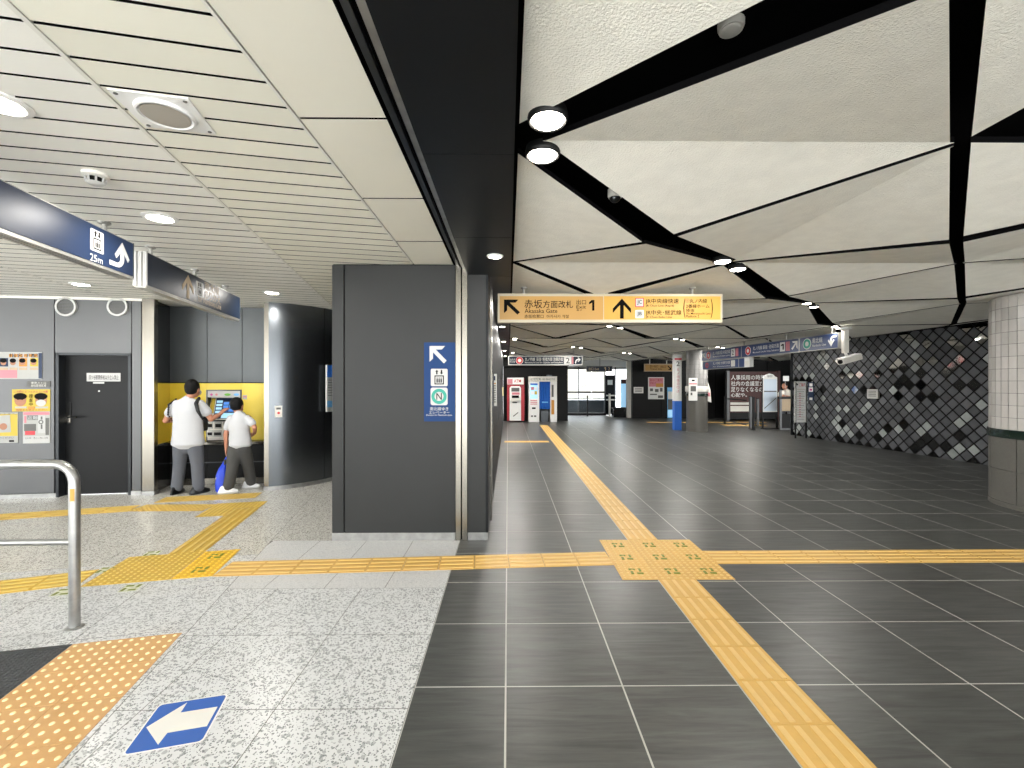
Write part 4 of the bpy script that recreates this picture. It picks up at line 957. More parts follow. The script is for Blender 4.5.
t.boxm('top_lamp', t.q(547, 375)[0], z1, t.q(552, 375)[0], z1 + .06, -.2, 0, 'dark_steel')
t.text([('証明写真  ID PHOTO', (530.5, 378, 555, 380.4))], .031, 'ink_grey')
lc = t.box('sample_board', (530.2, 384, 537.6, 398.6), 0, .012, 'screen_pale'); t.box('sample_heading', (530.2, 383.4, 537.6, 385.2), .012, .016, 'blue', lc)
for r, c in (((531, 387, 534, 390), 'pink'), ((534.6, 387, 537, 390), 'booth_white'), ((531, 391.2, 534, 394.6), 'booth_white'), ((534.6, 391.2, 537, 394.6), 'poster_yellow')): t.box('sample_photo', r, .012, .015, c, lc)
for k in range(3): t.box('price_line', (530.4, 400 + k * 1.8, 537.2, 400.9 + k * 1.8), 0, .005, 'pink')
t.box('coin_slot', (532, 407.4, 535.6, 409), 0, .01, 'ink'); t.box('photo_slot', (531, 415.4, 533, 417), 0, .01, 'ink_grey'); t.box('photo_slot', (534, 415.4, 536.2, 417), 0, .01, 'ink_grey')
mb = MB(); zc0 = t.q(545, 409)[1]; n = 20; vs = []
for k in range(n + 1):
    x = xm0 + (xm1 - xm0) * k / n; y = .06 + .025 * math.sin(k * 1.6)
    vs += [(x, y, zc0), (x, y, zt), (x, y + .008, zc0), (x, y + .008, zt)]
fs = []
for k in range(n): b_ = 4 * k; c = b_ + 4; fs += [(b_, c, c + 1, b_ + 1), (b_ + 2, b_ + 3, c + 3, c + 2), (b_, b_ + 2, c + 2, c), (b_ + 1, c + 1, c + 3, b_ + 3)]
mb.add(vs, fs).build('curtain', 'curtain', t.e); t.boxm('curtain_print', xm0 + .1, zc0 + .25, xm1 - .1, zc0 + .3, -.04, -.03, 'sky_blue')
MB().box(xm0 + .08, xm1 - .08, .15, .4, 0, .45).build('stool', 'dark_steel', t.e)
t.box('side_mirror', (551.6, 384.8, 553.6, 397), 0, .01, 'ink_grey'); t.box('orange_panel', (551.4, 400, 554.2, 414.4), 0, .01, 'orange')
# ---- notices on the dark wall beyond the pillar (projecting flat boards)
LW = Fr((-.2, 5.25), (-.2, 18.6))
def lw(px): return LW.l(px, 390)[0]
t = FY(6.4).at('notice_board', 494.2, 406, 0); t.tag('tall white notice with a navy square on the dark wall past the pillar', 'notice')
sh = t.box('sheet', (491.6, 374, 496.8, 406), -.01, .02, 'paper_far'); MB().box(t.q(488, 390)[0] - .03, t.q(492, 390)[0], 0, .02, .1, .13).box(t.q(488, 390)[0] - .03, t.q(492, 390)[0], 0, .02, .33, .36).build('bracket', 'dark_steel', t.e); t.box('navy_square', (492.3, 376, 495.4, 380.4), .02, .022, 'sign_navy', sh)
for k in range(9): t.box('print_line', (492.2, 383 + k * 2.3, 495.8, 384 + k * 2.3), .02, .0215, 'ink_grey' if k else 'orange', sh)
t = FY(15.5).at('notice_board', 503, 396, 0); t.tag('small pale yellow notice near the end of the dark wall', 'notice'); t.box('sheet', (502.2, 387.2, 503.6, 395.8), 0, .02, 'dot_cream')
# ---- glazed opening at the back
GY = 22.0; GF = FY(GY)
g = GF.at('window_1', 598, 414, 0); g.z0 = 0; g.e.location.z = 0; struct(g.e, 'bright glazed opening with frosted upper panes')
def gx(px): return g.q(px, 390)[0]
def gz(py): return g.q(590, py)[1]
gx0 = gx(562)
for p in ((562, 577.8), (579.6, 591.2), (592, 604.5)):
    g.boxm('pane', gx(p[0]), gz(391.6), gx(p[1]), gz(369), -.02, 0, 'frosted'); g.boxm('pane', gx(p[0]), gz(398.6), gx(p[1]), gz(393), -.02, 0, 'frosted')
g.boxm('pane', gx(562), gz(410), gx(606), gz(399.4), -.02, -.01, 'glass'); g.boxm('pane', gx(616), gz(409), gx(627), gz(369), -.02, -.01, 'glass')
for p in (578.7, 604.9, 615.3): g.boxm('mullion', gx(p - .6), 0, gx(p + .6), gz(367), -.06, .03, 'wall_panel')
g.boxm('transom', gx0, gz(393), gx(605), gz(391.4), -.06, .03, 'wall_panel'); g.boxm('transom', gx0, gz(399.4), gx(605), gz(398.6), -.05, .02, 'wall_panel'); g.boxm('head', gx0, gz(369.2), gx(632), gz(367.6), -.06, .03, 'wall_panel')
g.boxm('head_panel', gx0, gz(367.6), gx(632), 2.9, -.06, .0, 'booth_white'); g.boxm('sill', gx0, 0, gx(606), .12, -.06, .05, 'black')
random.seed(3)
for k in range(34):   # faint line drawing on the frosted panes
    px = random.choice((random.uniform(564, 577), random.uniform(580, 590), random.uniform(593, 603))); py = random.uniform(371, 390)
    x, z = g.q(px, py); l = random.uniform(.05, .16); a = random.uniform(0, 3.1)
    dx, dz = l * math.cos(a), l * math.sin(a); nx, nz = -.006 * math.sin(a), .006 * math.cos(a)
    g.polym('etched_line', [(x - dx - nx, z - dz - nz), (x + dx - nx, z + dz - nz), (x + dx + nx, z + dz + nz), (x - dx + nx, z - dz + nz)], 0, .003, 'tan_board')
d2 = GF.at('door_2', 610, 414, 0); d2.z0 = 0; d2.e.location.z = 0; struct(d2.e, 'dark door leaf with a white notice in the glazed opening')
d2.box('door_leaf', (605.4, 375, 614.8, 414), -.05, 0, 'door'); d2.box('door_notice', (607.6, 380, 612.6, 384.8), 0, .006, 'paper_far')
# things outside the glass
ex = FY(24.0)
t = ex.at('parapet', 583, 414, 0); t.z0 = 0; t.e.location.z = 0; t.tag('dark grey parapet wall seen through the glass', 'parapet')
x0, _, x1, z1 = t.rect((552, 401, 606, 414)); t.boxm('wall_block', x0, -.14, x1, z1, -.3, 0, 'dark_steel'); t.boxm('coping', x0, z1, x1, z1 + .06, -.35, .05, 'wall_panel')
t = FY(21.3).at('glass_railing', 590, 414, 0); t.z0 = 0; t.e.location.z = 0; t.tag('low glass railing with black rails before the glazing', 'railing')
x0, _, x1, z1 = t.rect((569, 397, 610, 414)); t.boxm('bottom_rail', x0, .08, x1, .16, -.04, 0, 'black'); t.boxm('glass_panel', x0, .16, x1, .95, -.025, -.015, 'glass'); xp = t.q(587.5, 405)[0]; t.boxm('post', xp - .03, 0, xp + .03, 1.0, -.05, .01, 'black'); t.boxm('post', x1 - .06, 0, x1, 1.0, -.05, .01, 'steel')
t = FY(20.9).at('bollard_stand', 611, 414, 0); t.z0 = 0; t.e.location.z = 0; t.tag('slim pale stand with short arms beside the black planter', 'stand')
x = t.q(609.5, 400)[0]; MB().tube([(x, 0, 0), (x, 0, 1.1)], .05, 12).build('pole', 'booth_white', t.e); MB().box(x - .15, x + .3, -.03, .03, .78, .84).build('arm', 'booth_white', t.e); MB().box(x - .15, x + .3, -.03, .03, .98, 1.04).build('arm', 'booth_white', t.e); MB().box(x - .09, x + .09, -.09, .09, 0, .03).build('base', 'booth_white', t.e)
t = FY(20.6).at('planter', 620.5, 415.5, 0); t.z0 = 0; t.e.location.z = 0; t.tag('black planter box standing in the bright opening', 'planter')
x0, _, x1, z1 = t.rect((613.6, 407.6, 626.6, 415.5)); t.boxm('box', x0, 0, x1, z1, -.4, 0, 'black_gloss', bev=.01); t.boxm('rim', x0 - .02, z1 - .05, x1 + .02, z1, -.42, .02, 'black')
t = FY(21.2).at('standing_banner', 624, 408, 0); t.z0 = 0; t.e.location.z = 0; t.tag('pale blue standing sign with a brown top beyond the planter', 'sign')
t.box('panel', (620.8, 379, 626.8, 409), -.04, 0, 'screen_pale'); t.box('brown_head', (621, 379, 626.6, 383.6), 0, .006, 'brown'); t.boxm('foot', t.q(620, 400)[0], 0, t.q(627, 400)[0], t.q(623, 409)[1], -.15, .1, 'wall_panel')
t = FY(20.4).at('steel_jamb', 629.6, 418, 0); t.z0 = 0; t.e.location.z = 0; struct(t.e, 'pale jamb post at the right of the glazed opening'); t.e.name = 'trim_5'
x0, _, x1, z1 = t.rect((627.2, 364, 632.6, 418)); t.boxm('jamb', x0, 0, x1, 2.84, -.2, 0, 'off_white')
t = FY(19.3).at('hanging_sign', 600, 371.6, 0); t.tag('small dark hanging sign before the bright glazed opening', 'sign'); t.box('sign_box', (586.6, 366, 612.4, 371.8), -.08, 0, 'ink_grey'); t.box('sign_face', (587.2, 366.6, 611.8, 371.2), 0, .004, 'sign_navy_dark'); t.text([('出口 Exit', (588.5, 367.4, 599, 370.4)), ('1', (604, 367.2, 606, 370.6)), ('2', (608, 367.2, 610, 370.6))], .005, 'tan_board')
x = t.q(600, 370)[0]; rod(t.e, x, .04, t.q(600, 366)[1], 2.72 - t.z0, .02)
# ---- black back wall with posters
BW = FY(19.97)
t = FY(19.4).at('hanging_sign', 658.6, 371.2, 0); t.tag('small amber hanging sign with a down arrow on the black wall', 'sign'); t.box('sign_box', (644.4, 363.8, 673, 371.4), -.08, 0, 'tan_board'); t.box('sign_face', (645.2, 364.6, 672.2, 370.8), 0, .004, 'sign_amber'); t.text([('四ツ谷口', (650, 365.2, 658, 367.6)), ('Yotsuya Gate', (650, 368.2, 662, 370)), ('出口', (660.6, 365.6, 666, 367.8))], .005, 'ink')
x0, z0, x1, z1 = t.rect((667.6, 365.4, 671.4, 370), .005); t.polym('arrow', fit(arrow_pts('dr'), x0, z0, x1, z1), .004, .006, 'ink')
for px in (650, 667): x = t.q(px, 370)[0]; rod(t.e, x, .04, t.q(650, 363.8)[1], 2.72 - t.z0, .02)
t = BW.at('notice', 638.6, 393, 0); t.tag('small white notice on the black wall', 'notice'); sh = t.box('sheet', (633.8, 387, 643.4, 393.2), 0, .02, 'paper_far')
for k in range(3): t.box('print_line', (635, 388.4 + k * 1.4, 642, 389 + k * 1.4), .02, .022, 'ink_grey', sh)
t = BW.at('poster', 656, 399, 0); t.tag('pink and white poster on the black wall beneath the amber sign', 'poster'); sh = t.box('sheet', (648.2, 377.2, 664.2, 399.2), 0, .02, 'paper_far'); t.box('pink_field', (649, 378, 663.4, 386.6), .02, .022, 'pink', sh); t.box('orange_field', (656, 383.4, 663.2, 387), .022, .024, 'orange', sh)
for r in ((650, 388.4, 653, 391.2), (655, 389, 658.6, 392), (660, 387.8, 662.6, 391.6), (650, 393.8, 657, 395), (658, 395.4, 663, 398)): t.box('small_picture', r, .02, .023, 'ink_grey', sh)
t.text([('駅のご案内', (650, 378.6, 662, 381.4)), ('お知らせ', (650, 382, 656, 384))], .0235, 'dark_red', sh)
t = BW.at('poster', 672, 418, 0); t.tag('tall blue and white poster on the black wall left of the tiled column', 'poster'); sh = t.box('sheet', (667.4, 387.4, 678, 418), 0, .02, 'sky_blue'); t.box('white_field', (668, 391.6, 677.6, 399), .02, .022, 'paper_far', sh); t.box('dark_photo', (668, 399.4, 677.6, 409.4), .02, .022, 'ink_grey', sh); t.box('sea_field', (668, 410, 677.6, 417), .02, .022, 'screen_pale', sh)
# ---- round tiled columns
def tiled_column(name, c, r, zb0, zb1, ztop, n_up, rows_up, label, mt_up, n_lo, rows_lo, low_z=.06):
    e = empty('column', (c[0], c[1], 0)); struct(e, label); e.name = name
    MB().lathe([(r - .012, 0), (r - .012, ztop)], 48).build('core', 'ink_grey', e, smooth=True)
    cache = {}
    def ring(nn, z0, z1, mt, pname, step):
        for k in range(nn):
            key = (nn, round(z1 - z0, 4), mt)
            if key not in cache:
                q = MB(); da = 2 * math.pi / nn; g = .0055 / r; m_ = max(2, int(round(da / .09))); vs = []
                for i in range(m_ + 1):
                    a = g + (da - 2 * g) * i / m_
                    for rr_ in (r, r - .014):
                        for z in (.0025, z1 - z0 - .0025): vs.append((rr_ * math.cos(a), rr_ * math.sin(a), z))
                fs = []
                for i in range(m_): b_ = 4 * i; cc = b_ + 4; fs += [(b_, cc, cc + 1, b_ + 1), (b_ + 2, b_ + 3, cc + 3, cc + 2), (b_, b_ + 2, cc + 2, cc), (b_ + 1, cc + 1, cc + 3, b_ + 3)]
                fs += [(0, 1, 3, 2), (4 * m_, 4 * m_ + 2, 4 * m_ + 3, 4 * m_ + 1)]
                cache[key] = q.add(vs, fs).mesh(pname, mt, smooth=True)
            link(pname, cache[key], e, (0, 0, z0), 2 * math.pi * k / nn + step)
    h = (ztop - zb1) / rows_up
    for i in range(rows_up): ring(n_up, zb1 + i * h, zb1 + (i + 1) * h, mt_up, 'wall_tile', .03)
    h = (zb0 - low_z) / rows_lo
    for i in range(rows_lo): ring(n_lo, low_z + i * h, low_z + (i + 1) * h, 'granite_dark', 'stone_tile', .02 + .0 * i)
    MB().lathe([(r - .01, zb0), (r + .012, zb0), (r + .018, (zb0 + zb1) / 2), (r + .012, zb1), (r - .01, zb1)], 56).build('band', 'green_band', e, smooth=True)
    MB().lathe([(r + .004, 0), (r + .004, low_z)], 56).build('foot', 'granite_dark', e, smooth=True)
    return e
tiled_column('wall_column', (6.94, 5.42), .70, .87, .975, 2.66, 44, 11, 'big round column with pale glazed tiles above dark granite, right edge', 'tile_pale', 10, 2)
C2 = Vector((6.22, 14.6)); tiled_column('wall_column', C2, .33, 1.16, 1.24, 2.66, 14, 9, 'distant round column with grey tiles and posters', 'tile_grey', 6, 3)
F2 = FY(14.215)
t = F2.at('poster', 693, 398.6, 0); t.tag('white poster with a red line and a phone picture on the round tiled column', 'poster'); sh = t.box('sheet', (688.8, 378, 697.4, 400.6), -.01, .012, 'paper_far'); t.box('red_line', (689.2, 383.2, 697, 384.4), .012, .014, 'pink', sh); t.box('dark_picture', (690.6, 386, 696, 391.4), .012, .014, 'ink_grey', sh); t.box('dark_mark', (691.8, 379.6, 694.8, 381.2), .012, .014, 'ink', sh); t.box('dark_mark', (690.6, 392.6, 692.4, 395.2), .012, .014, 'ink_grey', sh)
e = empty('sign_wrap', (C2.x, C2.y, 1.26)); tag(e, 'clear white band of notices wrapped around the distant tiled column', 'notice band')
MB().lathe([(.352, .04), (.36, .06), (.36, .2), (.352, .22)], 40).build('band_sheet', 'off_white', e, smooth=True)
mbb = MB().plate([(.3, -.25), (.47, -.32), (.44, .1), (.36, .35), (.3, .3)], -.02, .01); mbb.build('hanging_leaflet', 'off_white', e); MB().plate([(.33, -.1), (.43, -.12), (.42, 0), (.33, .02)], -.03, -.02).build('leaflet_print', 'pink', e)
t = FY(14.9).at('banner_post', 678, 428, 0); t.z0 = 0; t.e.location.z = 0; t.tag('tall white and blue square banner post numbered 2 beside the column', 'banner post')
x0, _, x1, z1 = t.rect((674.6, 354.8, 681.6, 428)); zb = t.q(678, 401)[1]
t.boxm('blue_lower', x0, 0, x1, zb, -.2, 0, 'blue'); t.boxm('white_upper', x0, zb, x1, z1, -.2, 0, 'booth_white'); t.box('red_band', (674.6, 358, 681.6, 360), 0, .006, 'red'); t.text([('2', (676.4, 361.4, 679.6, 366))], .002, 'ink')
t.text([(c, (676.8, 368 + k * 3.6, 679.4, 371 + k * 3.6)) for k, c in enumerate('丸ノ内線のりば')], .002, 'pink')
# ---- long navy gate signs on the right
g0, g1 = dp(701.7, 384, 13.6), dp(838, 384, 8.6)
GS = Fr(g0.xy, g1.xy); LG = (g1.xy - g0.xy).length
def gpx(px): return GS.l(px, 350)[0]
Z0, Z1 = 2.245, 2.555
def gate_sign(name, xa, xb, z0, z1, label):
    t = Th(name, GS, xa, 0, z0); t.tag(label, 'sign')
    t.boxm('sign_box', 0, 0, xb - xa, z1 - z0, -.12, -.004, 'frame_alu'); t.boxm('sign_face', .012, .014, xb - xa - .012, z1 - z0 - .014, -.006, 0, 'sign_navy_lit'); return t
t = gate_sign('hanging_sign', 0, LG, Z0, Z1, 'long navy hanging sign with red and green line rings before the diamond wall')
H = Z1 - Z0
for px in (741.4, 799.2): x = gpx(px); t.boxm('divider', x - .012, .014, x + .012, H - .014, 0, .002, 'frame_alu')
def badge_ring(px, col, z=H / 2, r=.1): x = gpx(px); t.discm('line_badge', x, z, r * 1.15, 0, .002, 'booth_white'); t.discm('line_ring', x, z, r, .002, .004, col, r_in=r * .5)
badge_ring(708.5, 'red'); badge_ring(748, 'red'); badge_ring(807, 'teal')
def gt(s, p0, p1, z0, z1, mt='booth_white'): return (s, gpx(p0), z0, gpx(p1), z1)
t.textm([gt('丸ノ内線 荻窪･新宿方面', 713, 730, .15, .25), gt('Marunouchi Line for Shinjuku, Ogikubo', 713, 730, .07, .12), gt('丸ノ内線 銀座･池袋方面', 753, 779, .15, .25), gt('Marunouchi Line for Ginza, Ikebukuro', 753, 779, .07, .12), gt('南北線', 812.5, 822.5, .15, .26), gt('Namboku Line', 812.5, 826, .08, .13)], .003, 'booth_white')
for p0, p1, s, c in ((731, 735, '2', 'booth_white'), (735.6, 738.4, '', 'pink'), (780, 785, '1', 'booth_white'), (785.8, 789.8, '', 'pink')):
    b = t.boxm('number_badge', gpx(p0), .05, gpx(p1), H - .05, 0, .003, c)
    if s: t.textm([(s, gpx(p0 + 1), .09, gpx(p1 - 1), H - .09)], .004, 'ink', b)
t.polym('arrow', fit(arrow_pts('ur'), gpx(791.5), .06, gpx(797.5), H - .06), 0, .003, 'booth_white'); t.polym('arrow', fit(arrow_pts('down_turn'), gpx(828), .05, gpx(836.5), H - .05), 0, .003, 'booth_white'); t.polym('arrow', fit(arrow_pts('ul'), gpx(702.6), .08, gpx(705.4), H - .08), 0, .003, 'booth_white')
for px in (706, 742, 766, 784, 829): rod(t.e, gpx(px), .06, H, 2.66 - Z0, .014)
t = gate_sign('hanging_sign', gpx(702.5), gpx(744.6), Z0 - .26, Z0 - .012, 'shorter navy sign slung under the long navy gate sign')
H2 = .248; xx = lambda px: gpx(px) - t.x0
t.discm('line_ring', xx(707), H2 / 2, .08, 0, .003, 'red', r_in=.045); t.textm([('丸ノ内線 方南町方面', xx(713), .12, xx(730), .2), ('for Honancho', xx(713), .05, xx(730), .09)], .003, 'off_white'); t.boxm('number_badge', xx(731), .04, xx(735), H2 - .04, 0, .003, 'off_white'); t.boxm('divider', xx(738.4), .01, xx(739), H2 - .01, 0, .003, 'frame_alu')
t = Th('speaker_box', GS, gpx(747.5), 0, Z0 - .26); t.tag('small white box hanging under the long navy sign', 'speaker'); t.boxm('case', -.09, 0, .13, .25, -.08, .03, 'booth_white', bev=.01); t.boxm('grille', -.05, .04, .09, .15, .03, .034, 'off_white')
# ---- white drop post with a bullet camera at the sign's near end
P = GS.w(LG + .1, -.06, Z0 - .1)
e = empty('security_camera', P); tag(e, 'white bullet security camera on a drop post at the navy sign end', 'camera')
MB().box(-.045, .045, -.045, .045, .0, 2.62 - P.z).build('drop_post', 'off_white', e, .01); MB().lathe([(.11, 0), (.11, -.03), (.07, -.05)], 20, (0, 0, 2.64 - P.z)).build('ceiling_flange', 'booth_white', e, smooth=True)
MB().tube([(0, 0, .02), (.02, -.02, -.08)], .025, 10).build('bracket', 'booth_white', e)
cb = MB().box(-.24, .24, -.06, .06, -.055, .055).build('camera_body', 'off_white', e, .015); cb.location = (.06, -.05, -.12); cb.rotation_euler = (0, -.22, .25)
hd = MB().box(-.27, .2, -.07, .07, .055, .07).build('sunshield', 'booth_white', cb, .005); MB().tube([(-.27, 0, 0), (-.235, 0, 0)], .04, 16).build('lens_ring', 'black', cb)
# ---- diamond lattice wall
D0, D1 = Vector((8.66, 13.45)), Vector((9.13, 8.5))
DF = Fr(D0, D1); LW_ = 7.0; HW = 2.72; hd_ = .1275
w = Th('wall_right', DF, 0, 0, 0); struct(w.e, 'black wall of diamond tiles, some mirrored or pale')
w.boxm('backing', -.02, 0, LW_, 2.84, -.3, -.03, 'black'); w.boxm('end_trim', -.06, 0, -.02, 2.84, -.3, .03, 'dark_steel')
random.seed(21)
dm = {}
def dia_mesh(mt):
    if mt not in dm: h = hd_ * .85; dm[mt] = MB().plate([(0, -h), (h, 0), (0, h), (-h, 0)], 0, .02).mesh('diamond_tile', mt)
    return dm[mt]
cand = []
for i in range(0, int(LW_ / hd_) + 1):
    for j in range(0, 22):
        if (i + j) % 2: continue
        x, z = i * hd_, j * hd_ + .0; y = DF.w(x).y
        rnd_ = random.random()
        near = x / 5.0
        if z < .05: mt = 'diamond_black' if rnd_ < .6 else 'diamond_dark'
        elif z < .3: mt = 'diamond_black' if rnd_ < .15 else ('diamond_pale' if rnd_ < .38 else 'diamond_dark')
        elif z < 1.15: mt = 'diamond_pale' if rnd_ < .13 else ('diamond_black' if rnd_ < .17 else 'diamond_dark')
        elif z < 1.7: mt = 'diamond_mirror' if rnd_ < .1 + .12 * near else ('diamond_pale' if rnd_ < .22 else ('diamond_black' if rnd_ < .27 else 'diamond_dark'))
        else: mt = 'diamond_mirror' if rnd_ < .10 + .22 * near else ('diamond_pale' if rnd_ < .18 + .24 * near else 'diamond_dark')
        h = hd_ * .85
        poly = [(x, z - h), (x + h, z), (x, z + h), (x - h, z)]
        full = z - h >= 0 and z + h <= HW and x - h >= 0 and x + h <= LW_
        cand.append((x, z, mt, poly, full))
vis = [c for c in cand if c[4] and c[0] < 5.35]
keep = set(id(c) for c in sorted(vis, key=lambda c: -c[0])[:290])
restm = {}
for c in cand:
    x, z, mt, poly, full = c
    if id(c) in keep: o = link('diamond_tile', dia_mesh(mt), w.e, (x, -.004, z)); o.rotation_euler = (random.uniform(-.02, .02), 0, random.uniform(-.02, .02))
    else:
        for cl_ in ((0, -1, -.002), (0, 1, HW), (-1, 0, -.002), (1, 0, LW_)):
            if len(poly) >= 3: poly = clip(poly, *cl_)
        if len(poly) >= 3 and area(poly) > .0005: restm.setdefault(mt, MB()).plate(poly, -.004, .016)
for mt, mb in restm.items(): o = mb.build('diamond_tile_field', mt, w.e); o['kind'] = 'stuff'
lat = MB()
def bar(p, q):
    d_ = (Vector(q) - Vector(p)); L_ = d_.length
    if L_ < .05: return
    d_ /= L_; n_ = Vector((-d_.y, d_.x)) * .0045
    lat.plate([(p[0] - n_.x, p[1] - n_.y), (q[0] - n_.x, q[1] - n_.y), (q[0] + n_.x, q[1] + n_.y), (p[0] + n_.x, p[1] + n_.y)], -.012, .02)
k = -int(HW / hd_) - 1
while k * hd_ < LW_ + HW:
    c = k * hd_
    if k % 2:
        x0, x1 = max(0, c), min(LW_, c + HW)
        if x1 > x0: bar((x0, x0 - c), (x1, x1 - c))
        x0, x1 = max(0, c - HW), min(LW_, c)
        if x1 > x0: bar((x0, c - x0), (x1, c - x1))
    k += 1
lat.build('lattice_bars', 'black', w.e)
# small things on that wall
t = DF.at('notice', 872.5, 399, 0); t.tag('small white paper pinned to the diamond wall', 'notice'); sh = t.box('sheet', (867, 389.2, 877.8, 398.6), .02, .026, 'paper_far'); 
for k in range(4): t.box('print_line', (868.4, 391 + k * 1.6, 876, 391.5 + k * 1.6), .026, .027, 'ink_grey', sh)
t = DF.at('wall_sign', 811, 400, 0); t.tag('small navy strip sign with white icons at the left of the diamond wall', 'sign'); sh = t.box('panel', (808.2, 382, 813.6, 400.4), .02, .03, 'sign_navy')
for r, c in (((809.4, 383.4, 812.4, 386.4), 'booth_white'), ((808.8, 387.4, 813, 391.8), 'booth_white'), ((809.8, 388.8, 812, 390.6), 'magenta'), ((809.4, 397.6, 812.4, 400), 'off_white')): t.box('icon', r, .03, .034 if c == 'magenta' else .032, c, sh)
# tall fare notice on the wall end
t = FY(12.6).at('fare_notice', 801, 422, 0); t.tag('tall white notice with red heading fixed at the end of the diamond wall', 'notice')
sh = t.box('sheet', (795.2, 381.4, 807.2, 422.4), -.03, 0, 'booth_white'); t.text([('ご案内', (799, 383, 805.4, 386.6))], .001, 'red', sh); t.poly('arrow_mark', [(796, 383), (798.4, 384), (797, 386)], 0, .002, 'ink', sh)
for k in range(14): t.box('print_line', (797.2, 389.2 + k * 2.3, 805 - (k % 3), 389.5 + k * 2.3), 0, .0015, 'ink_grey' if k % 2 else 'tan_board', sh)
for k in range(11): t.box('red_dot', (799.4, 393 + k * 2.3, 800.6, 394 + k * 2.3), 0, .002, 'pink', sh)
MB().box(t.q(795.4, 400)[0], t.q(796.4, 400)[0], .0, .04, -t.z0, t.q(800, 381)[1]).build('stand_post', 'black', t.e); MB().box(t.q(806, 400)[0], t.q(807, 400)[0], .0, .04, -t.z0, t.q(800, 381)[1]).build('stand_post', 'black', t.e)
# ---- gate hall: board, railings, booth
t = FY(18.6).at('advert_board', 753, 420, 0); t.z0 = 0; t.e.location.z = 0; t.tag('big brown advertising board with white Japanese lettering in the gate hall', 'board')
x0, _, x1, z1 = t.rect((728, 371.6, 779, 420)); t.boxm('panel', x0, .1, x1, z1, -.12, 0, 'brown'); t.boxm('frame_post', x0 - .05, 0, x0 + .06, z1 + .03, -.13, .02, 'wall_panel'); t.boxm('frame_post', x1 - .06, 0, x1 + .05, z1 + .03, -.13, .02, 'brown')
t.text([('人事採用の時期、', (731, 375, 767, 380)), ('社内の会議室が', (731, 381, 764, 386)), ('足りなくなるの', (731, 387, 763, 392)), ('心配や。', (731, 393, 747, 397))], .002, 'booth_white')
t.box('white_caption', (730.4, 402.4, 750, 404.8), 0, .004, 'off_white'); t.box('white_caption', (730.4, 406, 750, 411.4), 0, .004, 'off_white'); t.box('dark_lower', (730, 412.4, 778, 419), 0, .003, 'black')
def post_thing(px, base_y, top_y, wpx, mt, label, name='gate_post', cap=True):
    p = fl(px, base_y); e = empty(name, p); tag(e, label, 'post'); wd = wpx / FPX * p.y / 2; zt_ = 1.55 - (top_y - 384) / FPX * p.y
    MB().box(-wd, wd, -wd, wd, .02, zt_).build('shaft', mt, e, .01); MB().box(-wd * 1.5, wd * 1.5, -wd * 1.5, wd * 1.5, 0, .02).build('foot', 'black', e); MB().box(-wd * 1.1, wd * 1.1, -wd * 1.1, wd * 1.1, zt_, zt_ + .02).build('cap', 'black', e); return e
post_thing(725, 424, 397, 1.6, 'black', 'thin black railing post left of the brown board'); 
post_thing(750.6, 428.5, 397, 2.4, 'wall_panel', 'grey gate post in front of the brown board, left of the close pair'); post_thing(753.4, 430, 397.6, 2.0, 'black', 'black gate post in front of the brown board, right of the close pair'); post_thing(757.6, 426, 399, 2.2, 'wall_panel', 'grey gate post between the close pair and the white map stand')
a, b_ = fl(725, 424), fl(751, 428.5)
e = empty('handrail', a); tag(e, 'low dark rails running along the gate hall floor', 'railing'); dv = b_ - a
for z in (.12, .98): MB().tube([(.09, -.02, z), (dv.x - .14, dv.y + .06, z)], .018, 8).build('rail', 'black' if z > .5 else 'wall_panel', e)
t = FY(15.3).at('map_stand', 770, 428, 0); t.z0 = 0; t.e.location.z = 0; t.tag('white arched map stand on black legs in the gate hall', 'sign stand')
pts = [t.q(763, 412), t.q(777.2, 412), t.q(777.2, 377.4), t.q(775, 376.4), t.q(773, 374.4), t.q(769.6, 373.6), t.q(766.4, 374.6), t.q(765, 376.6), t.q(763, 377.4)]
b = t.polym('board', pts, -.06, 0, 'booth_white'); t.box('map_sheet', (764, 379.2, 776.6, 411), 0, .004, 'map_blue', b); t.box('grey_line', (764, 390.8, 776.6, 392), .004, .006, 'wall_panel', b); t.poly('route_line', [(764.4, 408), (776, 397.8), (776, 398.6), (764.6, 408.8)], .004, .006, 'ink_grey', b); t.text([('路線図', (767.4, 375, 772.4, 377.4))], .001, 'ink_grey', b)
for px in (763.2, 777.2): x = t.q(px, 400)[0]; t.boxm('leg', x - .025, 0, x + .025, t.q(770, 378)[1], -.05, -.01, 'black')
t.boxm('foot_bar', t.q(762.4, 400)[0], 0, t.q(778, 400)[0], .03, -.12, .06, 'black')
t = FY(15.0).at('gate_booth', 787.5, 430, 0); t.z0 = 0; t.e.location.z = 0; t.tag('staffed gate booth with tan front panel and steel posts', 'booth')
for px in (781, 794): x = t.q(px, 400)[0]; t.boxm('post', x - .03, 0, x + .03, t.q(788, 390)[1], -.06, 0, 'wall_panel')
x0, z0, x1, z1 = t.rect((781.8, 399, 793.4, 411)); t.boxm('front_panel', x0, z0, x1, z1, -.04, -.01, 'tan_board'); t.box('counter', (780.6, 396.6, 794.2, 399), -.16, .02, 'black'); t.boxm('lower_panel', x0, .05, x1, z0 - .1, -.04, -.01, 'black_wall'); t.boxm('plinth', x0, 0, x1, .05, -.04, .0, 'wall_panel')
t.box('card', (783.2, 376, 789, 381), -.05, -.04, 'booth_white'); MB().tube([(t.q(786, 390)[0], .045, t.q(786, 381)[1]), (t.q(786, 390)[0], .045, t.q(786, 397)[1])], .008, 8).build('card_rod', 'frame_alu', t.e)
